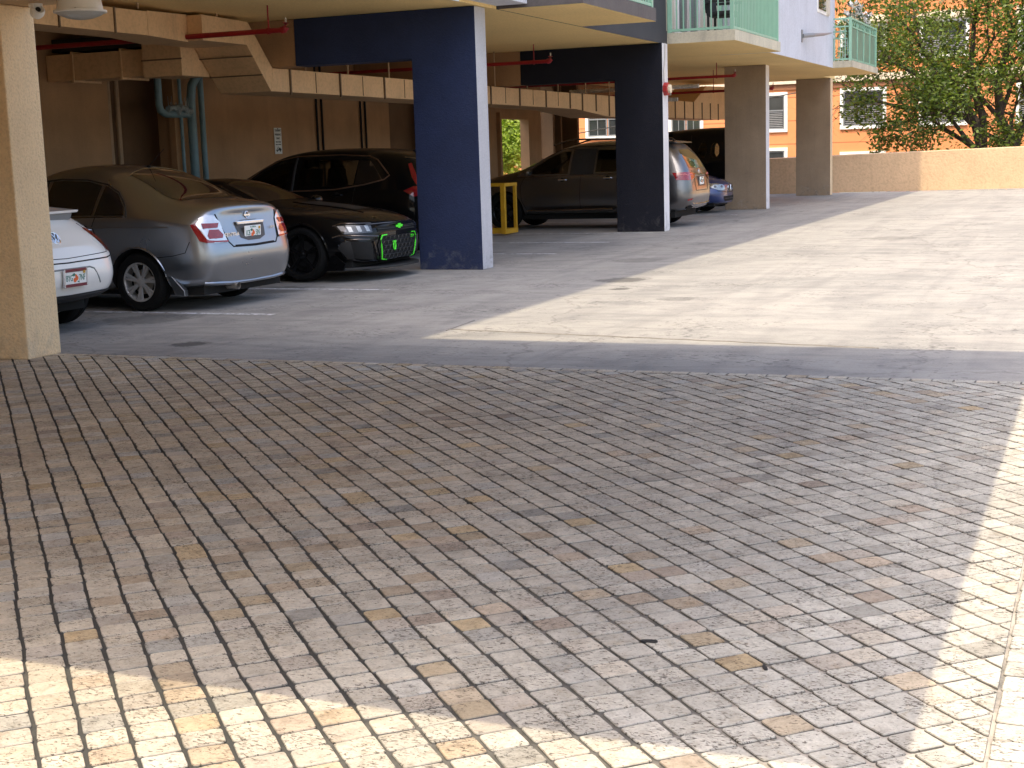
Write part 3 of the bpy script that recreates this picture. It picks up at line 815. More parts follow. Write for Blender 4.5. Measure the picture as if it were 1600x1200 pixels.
# white flexible duct and fittings deep in the garage
o = tag(empty('flexible_duct', (-11, 38, 3)), 'whitish corrugated flexible pipes under the ceiling behind the white-edged column', 'duct')
def corr(p0, p1, r, n):
    pr = []; P0 = Vector(p0); P1 = Vector(p1); pts = []; rs = []
    for i in range(n * 2): pts.append(P0.lerp(P1, i / (n * 2 - 1))); rs.append(r if i % 2 else r * .86)
    return MB().tube(pts, rs, 12)
part(corr((-12.6, 34.6, 3.05), (-9.25, 34.6, 3.05), .055, 40), 'flex_pipe', [M['white_side']], None, o, smooth=True)
part(corr((-10.9, 34.2, 2.90), (-9.85, 34.2, 2.90), .07, 16), 'flex_pipe', [M['white_side']], None, o, smooth=True)
part(corr((-10.9, 34.3, 2.76), (-9.7, 34.3, 2.74), .05, 16), 'flex_pipe', [M['white_side']], None, o, smooth=True)
part(MB().lathe([(0, .2), (.16, .2), (.34, .14), (.36, 0), (.30, -.02), (0, -.02)], (-9.7, 41.2, 3.1), n=24), 'hood', [M['white_side']], None, o, smooth=True)
part(MB().lathe([(0, .1), (.30, .1), (.34, 0), (0, 0)], (-9.8, 41.2, 3.36), n=24), 'hood', [M['white_side']], None, o, smooth=True)

# ------------------------------------------------------------------ parking sign, fire alarm, yellow rack
sg = tag(empty('parking_sign', (-14.292, 23.3, 1.93)), 'small upright white parking sign on the back wall above the black utility vehicle', 'sign')
sub(MB().prism([(-.125, -.24), (.125, -.24), (.125, .24), (-.125, .24)], 0, .006, axis='x'), 'panel', plain('sign_white', (.66, .70, .68), .5), sg, bevel=.0)
M['ink'] = plain('sign_dark_ink', (.03, .045, .04), .6)
for (s, z, sz) in (('TENANT', .19, .058), ('PARKING', .115, .052), ('ONLY', .045, .052), ('VIOLATORS', -.02, .034), ('WILL BE TOWED', -.068, .026)):
    text_obj('lettering', s, sz, M['ink'], sg, .0015, (.0075, 0, z), (R(90), 0, R(90)), .95)
sub(MB().prism([(-.085, -.165), (-.02, -.165), (.015, -.125), (.06, -.125), (.075, -.145), (.095, -.15), (.095, -.175), (-.085, -.18)], .0065, .0085, axis='x').lathe([(0, .0085), (.016, .0085), (.016, .006)], (0, -.05, -.185), axis='x', n=12).lathe([(0, .0085), (.016, .0085), (.016, .006)], (0, .06, -.185), axis='x', n=12).prism([(-.07, -.165), (-.055, -.165), (.0, -.11), (-.012, -.105)], .0065, .0085, axis='x'), 'tow_symbol', M['ink'], sg)
sub(MB().lathe([(0, .012), (.012, .012), (.012, 0)], (0, 0, .222), axis='x', n=10), 'screw', M['black_pl'], sg)
fa = tag(empty('fire_alarm', (-7.72, 26.50, 2.67)), 'red and cream octagonal alarm horn on the white side of the blackish column', 'alarm')
def octa(r): return [(r * math.cos(R(22.5 + 45 * i)), r * math.sin(R(22.5 + 45 * i))) for i in range(8)]
sub(MB().prism(octa(.13), -.03, .05, axis='x'), 'housing', plain('alarm_red', (.42, .03, .03), .4), fa, bevel=.006)
sub(MB().prism(octa(.085), .05, .10, axis='x'), 'strobe', plain('alarm_strobe', (.78, .70, .52), .3), fa, bevel=.008)
tag(MB().tube([(-7.735, 26.43, 2.8), (-7.735, 26.42, 3.0), (-7.733, 26.5, 3.2), (-7.733, 26.52, 3.52)], .008, 6).build('alarm_cable', M['steel']), 'thin cable running up the white column side from the alarm', 'cable')
yr = tag(empty('yellow_rack', (-11.05, 25.9, 0)), 'yellow steel frame standing beside the navy column in front of the grey utility vehicle', 'rack')
X0, X1, Y0_, Y1_ = -.75, .34, -.33, .22
for (x, y, wd) in ((X0, Y0_, .06), (X1 - .02, Y0_, .085), (X0, Y1_, .06), (X1, Y1_, .06)):
    sub(MB().bar((x, y, .03), (x, y, .97), wd, wd), 'upright', M['yellow'], yr, bevel=.004)
for z, hh in ((.97, .055), (.075, .085)):
    sub(MB().bar((X0, Y0_, z), (X1, Y0_, z), .05, hh).bar((X0, Y1_, z), (X1, Y1_, z), .05, hh).bar((X0, Y0_, z), (X0, Y1_, z), .05, hh).bar((X1, Y0_ - .04, z), (X1, Y1_ + .04, z), .07, hh + .01), 'rail', M['yellow'], yr, bevel=.004)

# ------------------------------------------------------------------ parapet
mb = MB()
xa, xb = -15.2, 30
def py_(x): return 46.75 + (x + 8.2) * .12
def pz_(x): return 1.17 + (x + 8.2) * .018
vs = []
for x in (xa, xb):
    y = py_(x); zt = pz_(x)
    vs += [(x, y, 0), (x, y, zt), (x, y + .3, zt + .02), (x, y + .3, 0)]
mb.add(vs, [(0, 1, 5, 4), (1, 2, 6, 5), (2, 3, 7, 6), (0, 4, 7, 3), (0, 3, 2, 1), (4, 5, 6, 7)])
M['parapet'] = stucco('parapet_stucco', (.63, .435, .265), grain=14, bstr=.7, bd=.02, var=.07, big=.8, grime=.1)
tag(mb.build('parapet_wall', M['parapet'], bevel=.01), 'low tan stucco parapet wall at the far end of the deck', 'wall')
tag(MB().quad((-15.2, 46.597, .0045), (30, 46.597, .0045), (30, 52, .0045), (-15.2, 46.8, .0045)).build('deck_edge', M['concrete']), kind='structure')
# ------------------------------------------------------------------ orange building across the street
ob = tag(empty('apartment_building', (-8, 62, -3.3)), 'orange apartment building with white-trimmed windows beyond the parapet', 'building')
def siding():
    m, nt, b = new_mat('orange_lap_siding')
    v = coords(nt)
    sp = N(nt, 'ShaderNodeSeparateXYZ'); nt.links.new(v, sp.inputs[0])
    md = N(nt, 'ShaderNodeMath', operation='PINGPONG'); nt.links.new(sp.outputs[2], md.inputs[0]); md.inputs[1].default_value = .49
    r = ramp(nt, md.outputs[0], [(0, (.42, .40, .38)), (.035, (1, 1, 1))])
    n1 = noise_n(nt, .6, 6, .6, v); r1 = ramp(nt, n1.outputs[0], [(.3, (.76, .275, .105)), (.7, (.82, .32, .13))])
    c = mixc(nt, 1, r1.outputs[0], r.outputs[0], 'MULTIPLY')
    nt.links.new(c, b.inputs['Base Color']); b.inputs['Roughness'].default_value = .8
    n2 = noise_n(nt, 25, 4, .6, v); bump(nt, b, n2.outputs[0], .2, .01)
    return m
M['siding'] = siding()
part(MB().box(-45, 14, 62, 74, -3.3, 3.88), 'wall', [M['siding']], None, ob)
part(MB().box(-45, 14, 62.05, 74, 4.42, 16), 'wall', [M['orange_st']], 'upper orange stucco wall', ob)
part(MB().box(-45, 14.05, 61.93, 74, 3.883, 4.12), 'cornice', [M['cornice_dk']], 'brown lower band', ob)
part(MB().box(-45, 14.1, 61.85, 74, 4.123, 4.417), 'cornice', [M['cornice']], 'cream upper band', ob)
def window(x0, x1, z0, z1, dbl=False, crown=False):
    w_ = part(MB().box(x0, x1, 61.93, 62.05, z0, z0 + .13).box(x0, x1, 61.93, 62.05, z1 - .13, z1).box(x0, x0 + .13, 61.93, 62.05, z0 + .13, z1 - .13).box(x1 - .13, x1, 61.93, 62.05, z0 + .13, z1 - .13), 'window', [M['trim']], None, ob)
    if crown:
        part(MB().box(x0 - .12, x1 + .12, 61.82, 62.08, z1 + .003, z1 + .16).box(x0 - .05, x1 + .05, 61.88, 62.08, z1 + .163, z1 + .32), 'lintel', [M['cornice']], None, w_)
    a, b_, c, d = x0 + .132, x1 - .132, z0 + .132, z1 - .132
    fr = MB(); t = .055
    xs = [(a, b_)] if not dbl else [(a, (a + b_) / 2 - .02), ((a + b_) / 2 + .02, b_)]
    zm = c + (d - c) * .55
    gl = MB(); bl = MB()
    for (p, q) in xs:
        for (u, v, s_, e_) in ((p, q, c, c + t), (p, q, d - t, d), (p, p + t, c + t, d - t), (q - t, q, c + t, d - t), (p + t, q - t, zm - .03, zm + .03)):
            fr.box(u, v, 61.955, 62.05, s_, e_)
        gl.box(p + t, q - t, 61.985, 62.045, c + t, d - t)
        for k in range(9): bl.box(p + t + .03, q - t - .03, 61.975, 61.982, c + t + .04 + k * .075, c + t + .07 + k * .075)
        if dbl:
            fr.box((p + q) / 2 - .015, (p + q) / 2 + .015, 61.96, 62.05, c, d); fr.box(p, q, 61.96, 62.05, c + (d - c) * .8 - .012, c + (d - c) * .8 + .012)
    part(fr, 'frame', [M['win_grey']], None, w_); part(gl, 'pane', [M['win_glass']], None, w_)
    if not dbl: part(bl, 'blind', [M['blind']], None, w_)
window(-13.95, -12.68, 2.12, 3.80); window(-13.95, -12.68, -.4, 1.46)
window(-10.46, -8.55, 2.14, 3.84); window(-10.46, -8.55, -.6, 1.2)
window(-7.25, -5.30, 2.14, 3.82); window(-3.45, -1.9, 2.14, 3.82)
window(-21.85, -19.75, 2.08, 3.72, True); window(-17.95, -16.38, 2.03, 3.72, True)
window(-26.5, -24.5, 2.08, 3.7, True)
window(-7.25, -5.30, 4.9, 6.45, False, True); window(-10.46, -8.55, 4.9, 6.45, False, True); window(-3.45, -1.6, 4.9, 6.45, False, True)
window(-13.95, -12.5, 4.9, 6.45, False, True); window(0.4, 2.2, 4.9, 6.45, False, True)
for x in (-10.4, -7.2, -3.4): window(x, x + 1.9, 8.3, 10.0, False, True)
# overhead service cable
def atY(px, py, y):
    d = R2 * ((px - 800) / f_px) - U2 * ((py - 600) / f_px) + Fv
    return Vector((0, 0, 1.55)) + d * (y / d.y)
a = atY(770, 230, 56); b = atY(1045, 182, 56); c0 = atY(905, 208, 56)
tag(MB().tube([a + (a - c0) * 1.2, a, c0, b, b + (b - c0) * 1.5], .022, 6).build('overhead_cable', M['black_pl']), 'thin black cable crossing in front of the orange building, seen over the grey utility vehicle', 'cable')

# ------------------------------------------------------------------ trees
def leaf_mat(name, c1, c2, tr=.35):
    m, nt, b = new_mat(name)
    out = nt.nodes['Material Output']
    v = coords(nt)
    gi = N(nt, 'ShaderNodeNewGeometry')
    rp = ramp(nt, gi.outputs['Random Per Island'], [(0, c1), (1, c2)])
    nt.links.new(rp.outputs[0], b.inputs['Base Color']); b.inputs['Roughness'].default_value = .5
    t = N(nt, 'ShaderNodeBsdfTranslucent')
    c = mixc(nt, 1, rp.outputs[0], (1.5, 1.6, .6), 'MULTIPLY'); nt.links.new(c, t.inputs[0])
    mx = N(nt, 'ShaderNodeMixShader'); mx.inputs[0].default_value = tr
    nt.links.new(b.outputs[0], mx.inputs[1]); nt.links.new(t.outputs[0], mx.inputs[2]); nt.links.new(mx.outputs[0], out.inputs[0])
    return m
M['leaf'] = leaf_mat('oak_leaf', (.028, .060, .012), (.20, .27, .045))
M['leaf2'] = leaf_mat('bright_leaf', (.24, .33, .06), (.46, .54, .14), .45)
M['bark'] = stucco('dark_bark', (.075, .055, .042), grain=18, bstr=1, bd=.03, var=.3)

def tree(name, base, forks, label, seed, leafm, n_side=3, leaf=.085, per=26, depth=4, group=None, spread=.55, cat='tree', scale=1.0, keep=None):
    rg = random.Random(seed); root = empty(name, base); tag(root, label, cat, group)
    wood = MB(); L = MB(); tips = []
    def grow(p, d, length, r, lev):
        n = 4; pts = [p.copy()]; rs = [r]
        for i in range(n):
            d = (d + Vector((rg.uniform(-1, 1), rg.uniform(-1, 1), rg.uniform(-.6, .9))) * .16).normalized()
            p = p + d * (length / n); pts.append(p.copy()); rs.append(r * (1 - .5 * (i + 1) / n))
        wood.tube(pts, rs, 7 if lev < 2 else 4, cap=False)
        if lev >= depth - 1:
            for q in pts[1:]: tips.append((q, d, lev))
        if lev < depth:
            k = n_side if lev else n_side + 1
            for j in range(k):
                i = rg.choice([2, 3, 4]) if j else 4
                a = rg.uniform(0, 6.283); perp = d.orthogonal().normalized(); perp.rotate(Matrix.Rotation(a, 3, d))
                nd = (d * rg.uniform(.5, 1) + perp * rg.uniform(.5, 1.1) + Vector((0, 0, -.05 + .12 * rg.random()))).normalized()
                grow(pts[i], nd, length * rg.uniform(.55, .82), rs[i] * .72, lev + 1)
    for (pts, r0, r1, length) in forks:
        P = [Vector(q) - Vector(base) for q in pts]
        rs = [r0 + (r1 - r0) * i / (len(P) - 1) for i in range(len(P))]
        wood.tube(P, rs, 10, cap=False)
        for i in range(1, len(P)):
            for k in range(2 if i < len(P) - 1 else 3):
                d0 = (P[i] - P[i - 1]).normalized(); a = rg.uniform(0, 6.283); perp = d0.orthogonal().normalized(); perp.rotate(Matrix.Rotation(a, 3, d0))
                if i < len(P) - 1 and rg.random() < .25: continue
                grow(P[i], (d0 * .6 + perp * (.9 if i < len(P) - 1 else .5)).normalized(), length, rs[i] * .6, 1)
    for (q, d, lev) in tips:
        for _ in range(per):
            c = q + Vector((rg.gauss(0, 1), rg.gauss(0, 1), rg.gauss(0, .75))) * spread * .5 * scale
            if keep and rg.random() > keep(c.x + base[0], c.z + base[2]): continue
            a = Vector((rg.gauss(0, 1), rg.gauss(0, 1), rg.gauss(0, .6))).normalized()
            b = a.orthogonal().normalized(); b.rotate(Matrix.Rotation(rg.uniform(0, 6.28), 3, a))
            s = leaf * rg.uniform(.6, 1.25)
            L.add([c, c + a * s * .5 + b * s * .24, c + a * s, c + a * s * .5 - b * s * .24], [(0, 1, 2, 3)])
    wood.build('trunk', M['bark'], root, smooth=True)
    me = bpy.data.meshes.new('crown'); me.from_pydata(L.v, [], L.f); me.materials.append(leafm)
    o = bpy.data.objects.new('crown', me); C.objects.link(o); o.parent = root
    print(name, len(L.f), 'leaves')
    return root
g = -3.3
tree('street_tree', (-4.0, 53, g), [
    ([(-4.0, 53, g), (-4.0, 53, -1), (-4.0, 53, 1.0), (-4.3, 53, 2.2), (-4.9, 53, 3.3), (-6.0, 52.9, 4.6)], .24, .10, 1.9),
    ([(-4.0, 53, 1.0), (-4.05, 53.1, 2.4), (-4.5, 53.2, 3.6), (-4.4, 53.2, 5.4)], .17, .08, 1.9),
    ([(-4.3, 53, 2.2), (-5.4, 52.8, 2.6), (-6.6, 52.6, 2.7), (-7.6, 52.6, 3.0)], .10, .05, 1.5), ([(-4.6, 53, 2.9), (-5.8, 52.6, 3.6), (-7.0, 52.4, 4.3), (-7.9, 52.3, 5.3)], .09, .05, 1.4)],
    'spreading green tree behind the parapet, nearer to the far balcony', 11, M['leaf'], leaf=.165, per=10, spread=.70, keep=lambda x, z: max(0, min(1, (x + 9.0) / .9)) * (max(0, min(1, (z - 1.9) / .6)) if x < -7.6 else 1) * .72)
tree('street_tree', (-2.9, 53.5, g), [
    ([(-2.9, 53.5, g), (-2.9, 53.5, -1), (-3.0, 53.5, 1.2), (-3.5, 53.5, 2.3), (-3.6, 53.5, 3.6), (-3.1, 53.5, 5.2)], .26, .10, 1.8),
    ([(-3.0, 53.5, 1.2), (-2.5, 53.5, 2.6), (-1.6, 53.4, 4.0)], .14, .08, 1.8)],
    'dark-trunked green tree at the right edge behind the parapet', 29, M['leaf'], leaf=.17, per=9, spread=.76)
tree('garden_tree', (-23.2, 52, g), [
    ([(-23.2, 52, g), (-23.3, 52, -1), (-23.4, 52, .6), (-23.2, 52, 2.2)], .22, .10, 1.7),
    ([(-23.4, 52, -.4), (-22.8, 51.6, .9), (-22.4, 51.5, 2.0)], .14, .08, 1.1), ([(-23.4, 52, -.8), (-23.9, 51.6, .4), (-24.2, 51.5, 1.6)], .14, .08, 1.2)],
    'bright yellow-green tree seen through the opening in the back wall', 5, M['leaf2'], leaf=.18, per=36, spread=.8)
# ------------------------------------------------------------------ vehicles
def mesh_eval(o):
    bpy.context.view_layer.update()
    return bpy.data.meshes.new_from_object(o.evaluated_get(bpy.context.evaluated_depsgraph_get()))

class Car:
    """local frame: x=0 rear bumper, x=L nose, +y left, z up; parts hang under one Empty"""
    def __init__(s, name, label, loc, rz, paint, secs, group=None, cat='car'):
        s.root = tag(empty(name, loc, rz), label, cat, group)
        s.paint = paint; s.mbv = []; rows = []
        for st in secs: rows.append(s.section(*st))
        n = len(rows[0]); vs = [p for r in rows for p in r]; fs = []
        for i in range(len(rows) - 1):
            for j in range(n):
                j2 = (j + 1) % n
                fs.append((i * n + j, i * n + j2, (i + 1) * n + j2, (i + 1) * n + j))
        def cap(off, flip):
            # ladder of quads between the two halves
            h = n // 2
            for j in range(h):
                a, b = off + j, off + j + 1; c, d = off + (n - 1 - j) - 0, off + (n - j) % n
                q = [a, b, off + (n - j - 1) % n, off + (n - j) % n]
                q = list(dict.fromkeys(q))
                if len(q) >= 3: fs.append(tuple(q[::-1] if flip else q))
        cap(0, True); cap((len(rows) - 1) * n, False)
        me = bpy.data.meshes.new('cage'); me.from_pydata(vs, [], fs)
        bm = bmesh.new(); bm.from_mesh(me); bmesh.ops.recalc_face_normals(bm, faces=bm.faces); bm.to_mesh(me); bm.free()
        o = bpy.data.objects.new('cage', me); C.objects.link(o)
        at = me.attributes.new('crease_edge', 'FLOAT', 'EDGE')
        for e in me.edges:
            a, b = e.vertices
            if a // n != b // n and a % n == b % n and (a % n) in (5, n - 5) and 0 < min(a, b) // n < len(rows) - 3: at.data[e.index].value = .55
        md = o.modifiers.new('s', 'SUBSURF'); md.levels = 3; md.render_levels = 3
        me2 = mesh_eval(o); bpy.data.objects.remove(o)
        bm = bmesh.new(); bm.from_mesh(me2)
        s.bvh = BVHTree.FromBMesh(bm); bm.free()
        s.mesh = me2
    def section(s, x, zb, wb, zm, wm, zs, ws, zr, wr, zt, dx=(0, 0, 0, 0, 0), belt=None):
        db, dm, dsd, dr, dt = dx
        zbelt, wbelt = belt if belt else (zs + min(.07, (zr - zs) * .35), ws - .045)
        half = [(x + db, 0, zb), (x + db, wb * .6, zb), (x + db, wb, zb + .01), (x + (db + dm) / 2, wm * .985 if wm > wb else wm, (zb + zm) / 2),
                (x + dm, wm, zm), (x + dsd, ws, zs), (x + (dsd * .7 + dr * .3), wbelt, zbelt), (x + dr, wr, zr), (x + (dr + dt) / 2, wr * .6, zr + (zt - zr) * .75), (x + dt, 0, zt)]
        return half + [(p[0], -p[1], p[2]) for p in half[-2:0:-1]]
    def cut(s, cutters):
        """cutters: list of MB; boolean difference, then link as the body"""
        s.mesh.materials.clear(); s.mesh.materials.append(s.paint); s.mesh.materials.append(M['dark_void'])
        o = bpy.data.objects.new('body', s.mesh); C.objects.link(o)
        s.mesh.polygons.foreach_set('material_index', [0] * len(s.mesh.polygons))
        cs = []
        for mb in cutters:
            me = bpy.data.meshes.new('c'); me.from_pydata(mb.v, [], mb.f); me.materials.append(s.paint); me.materials.append(M['dark_void'])
            me.polygons.foreach_set('material_index', [1] * len(me.polygons))
            bm = bmesh.new(); bm.from_mesh(me); bmesh.ops.recalc_face_normals(bm, faces=bm.faces); bm.to_mesh(me); bm.free()
            c = bpy.data.objects.new('c', me); C.objects.link(c); cs.append(c)
            md = o.modifiers.new('b', 'BOOLEAN'); md.operation = 'DIFFERENCE'; md.solver = 'EXACT'; md.object = c
            try: md.material_mode = 'TRANSFER'
            except Exception: pass
        me = mesh_eval(o)
        for c in cs: bpy.data.objects.remove(c)
        bpy.data.objects.remove(o)
        b = bpy.data.objects.new('body', me); C.objects.link(b); b.parent = s.root; me.name = 'body'
        me.polygons.foreach_set('use_smooth', [True] * len(me.polygons))
        try: me.set_sharp_from_angle(angle=R(40))
        except Exception: pass
        s.body = b
        return b
    # --- projection on the body
    def hit(s, a, z, az, off=0.0, top=False, far=3.5):
        """az: direction the viewer looks from (deg, 0 = from +x/nose, 90 = from +y/left). a = horizontal coord along the view's right-to-left axis.
        top: a=(x,y) looked at from above"""
        if top:
            o = Vector((a, z, 4)); d = Vector((0, 0, -1))
        else:
            t = R(az); n = Vector((math.cos(t), math.sin(t), 0)); h = Vector((-math.sin(t), math.cos(t), 0))
            # for side views keep a = x; for end views a = y
            if az % 180 == 90: base = Vector((a, 0, z))
            elif az % 180 == 0: base = Vector((2.3 if az else 2.3, a, z))
            else: base = s.piv + h * a + Vector((0, 0, z))
            o = base + n * far * (1 if az % 180 else 1.6); d = -n
        r = s.bvh.ray_cast(o, d, 9)
        if r[0] is None:
            r = s.bvh.find_nearest(o + d * (2.6 if not top else 3))
        return r[0] + r[1] * off, r[1]
    piv = Vector((0, 0, 0))
    def panel(s, name, poly, az, mat_, off=.004, parent=None, top=False, grid=.06, thick=.0, label=None, both=False):
        out = []
        for sgn in ((1, -1) if both else (1,)):
            pts = [Vector((p[0], p[1])) for p in poly]
            fine = []
            for i in range(len(pts)):
                a, b = pts[i], pts[(i + 1) % len(pts)]
                k = max(1, int((b - a).length / grid))
                fine += [a.lerp(b, j / k) for j in range(k)]
            n = len(fine); x0 = min(p.x for p in fine); x1 = max(p.x for p in fine); y0 = min(p.y for p in fine); y1 = max(p.y for p in fine)
            inner = []
            gx = int((x1 - x0) / grid); gy = int((y1 - y0) / grid)
            def inside(p):
                c = False
                for i in range(n):
                    a, b = fine[i - 1], fine[i]
                    if (a.y > p.y) != (b.y > p.y) and p.x < (b.x - a.x) * (p.y - a.y) / (b.y - a.y) + a.x: c = not c
                return c
            for i in range(1, gx + 1):
                for j in range(1, gy + 1):
                    p = Vector((x0 + i * (x1 - x0) / (gx + 1), y0 + j * (y1 - y0) / (gy + 1)))
                    if inside(p) and min((p - q).length for q in fine) > grid * .35: inner.append(p)
            V, _, F, *_r = delaunay_2d_cdt(fine + inner, [], [list(range(n))], 1, 1e-5)
            vs = []; nr = []
            for p in V:
                q, nn = s.hit(p.x, p.y * (sgn if (top or az % 180 == 0) else 1), az if sgn == 1 or top or az % 180 == 0 else -az, off, top)
                vs.append(q); nr.append(nn)
            mb = MB()
            if thick:
                k = len(vs); mb.add(vs + [q - nn * thick for q, nn in zip(vs, nr)], [tuple(f) for f in F] + [tuple(i + k for i in f[::-1]) for f in F])
            else: mb.add(vs, [tuple(f) for f in F])
            o = mb.build(name, mat_, parent or s.root, smooth=True, angle=60)
            if label: o['label'] = label
            out.append(o)
        return out[0]
    def strip(s, name, line, az, mat_, r=.006, off=0.0, parent=None, top=False, step=.05, closed=False, both=False, label=None):
        o = None
        for sgn in ((1, -1) if both else (1,)):
            pts = [Vector(p) for p in line]; fine = []
            m = len(pts) if closed else len(pts) - 1
            for i in range(m):
                a, b = pts[i], pts[(i + 1) % len(pts)]
                k = max(1, int((b - a).length / step)); fine += [a.lerp(b, j / k) for j in range(k)]
            if not closed: fine.append(pts[-1])
            P = [s.hit(p.x, p.y * (sgn if (top or az % 180 == 0) else 1), az if sgn == 1 or top or az % 180 == 0 else -az, off, top)[0] for p in fine]
            o = MB().tube(P, r, 6, closed=closed).build(name, mat_, parent or s.root, smooth=True)
            if label: o['label'] = label
        return o

def smooth_poly(pts, it=2):
    """Chaikin corner cutting of a closed outline"""
    for _ in range(it):
        out = []
        for i in range(len(pts)):
            a = pts[i]; b = pts[(i + 1) % len(pts)]
            out += [(a[0] * .75 + b[0] * .25, a[1] * .75 + b[1] * .25), (a[0] * .25 + b[0] * .75, a[1] * .25 + b[1] * .75)]
        pts = out
    return pts

def wheel(car, x, y, r, w, rim_r, rimmat, spokes=7, style='v', brake=None):
    """y>0 left side; outer face looks to sign(y)"""
    sg = 1 if y > 0 else -1
    h = w / 2
    prof = [(rim_r, -h * .9), (rim_r + .012, -h), (r - .03, -h), (r - .012, -h * .86), (r, -h * .55), (r, -h * .2)]
    prof += [(r - .006, -h * .17), (r - .006, -h * .08), (r, -h * .05), (r, h * .05), (r - .006, h * .08), (r - .006, h * .17)]
    prof += [(r, h * .2), (r, h * .55), (r - .012, h * .86), (r - .03, h), (rim_r + .012, h), (rim_r, h * .9), (rim_r, -h * .9)]
    t = MB().lathe(prof, axis='y', n=48).build('wheel', M['rubber'], car.root, smooth=True, angle=30)
    t.location = (x, y, r)
    f = sg * h * .86          # outer plane
    b = MB()
    b.lathe([(rim_r, f), (rim_r - .012, f), (rim_r - .02, f * .9), (rim_r - .025, -f * .8), (rim_r, -f * .85)], axis='y', n=48)
    b.lathe([(0, -f * .1), (rim_r - .03, -f * .1)], axis='y', n=32, m=1)
    for k in range(spokes):
        a = 2 * math.pi * k / spokes + .3
        prs = [(-.0, .0)] if style == 'single' else [(-.11, -.055), (.11, .055)]
        for (o1, o0) in prs:
            ca, sa = math.cos(a + o1), math.sin(a + o1); c0, s0 = math.cos(a + o0), math.sin(a + o0)
            ri, ro = .045, rim_r - .012
            w0, w1 = (.030, .022) if style != 'single' else (.06, .05)
            if style == 'v': w0, w1 = .026, .040
            p0 = Vector((c0 * ri, f * .80, s0 * ri)); p1 = Vector((ca * ro, f * .97, sa * ro))
            d = (p1 - p0).normalized(); n = Vector((0, sg, 0)); q = d.cross(n).normalized()
            vs = []
            for (p, ww) in ((p0, w0), (p1, w1)):
                for (i, j) in ((-1, -.018), (1, -.018), (.7, 0), (-.7, 0)): vs.append(p + q * (i * ww / 2) + n * j)
            b.add(vs, [(3, 2, 1, 0), (4, 5, 6, 7), (0, 1, 5, 4), (1, 2, 6, 5), (2, 3, 7, 6), (3, 0, 4, 7)])
    b.lathe([(0, f * .88), (.026, f * .87), (.030, f * .84), (.06, f * .80), (.062, f * .5)], axis='y', n=24)
    for k in range(5):
        a = 2 * math.pi * k / 5; b.lathe([(0, f * .84), (.009, f * .84), (.009, f * .6)], (.046 * math.cos(a), 0, .046 * math.sin(a)), axis='y', n=8)
    rm = b.build('rim', [rimmat, M['dark_void']], t, smooth=True, angle=30)
    dsk = MB().lathe([(0, 0), (rim_r * .62, 0), (rim_r * .62, -.01 * sg)], (0, f * .25, 0), axis='y', n=32).build('brake_disc', M['black_pl'] if rimmat is M['rim_black'] else M['steel'], t)
    if brake: MB().lathe([(rim_r * .45, f * .35), (rim_r * .70, f * .35), (rim_r * .70, f * .1), (rim_r * .45, f * .1)], axis='y', n=12, a0=2.4, a1=3.7).build('brake_caliper', brake, t)
    return t
def arch_cut(x, r, y0, y1): return MB().lathe([(0, y0), (r, y0), (r, y1), (0, y1)], (x, 0, r * .93), axis='y', n=40)
def arch_poly(x, zc, r, y0, y1, drop=.3):
    pts = [(x + r * math.cos(math.pi * i / 20), zc + r * math.sin(math.pi * i / 20)) for i in range(21)]
    pts += [(x - r, -drop), (x + r, -drop)]
    return MB().prism(pts, y0, y1)
def mirror_part(car, x, y, z, mat_, sz=.12):
    sg = 1 if y > 0 else -1
    m = MB().lathe([(0, -.13), (.055, -.12), (.085, -.06), (.09, .02), (.075, .10), (.0, .12)], axis='y', n=16).build('mirror', mat_, car.root, smooth=True)
    m.scale = (.75, .85, .72); m.location = (x, y + sg * .10, z)
    MB().bar((0, -sg * .16, -.05), (0, 0, -.03), .05, .03).build('mirror_arm', M['black_pl'], m)
    MB().lathe([(0, 0), (.07, 0)], axis='x', n=16).build('mirror_glass', M['win_glass'], m).location = (-.088, 0, 0)
def handle(car, x, z, side, mat_, L=.19):
    p, n = car.hit(x, z, 90 * side, .0)
    h = MB().tube([(x - L / 2, p.y, z - .004), (x - L / 2 + .02, p.y + side * .028, z), (x + L / 2 - .02, p.y + side * .028, z), (x + L / 2, p.y, z - .004)], [.008, .014, .015, .009], 8).build('door_handle', mat_, car.root, smooth=True)
    MB().lathe([(0, 0), (.045, 0)], (x, p.y + side * .004, z), axis='y', n=16).build('handle_cup', M['dark_void'], h)
    return h
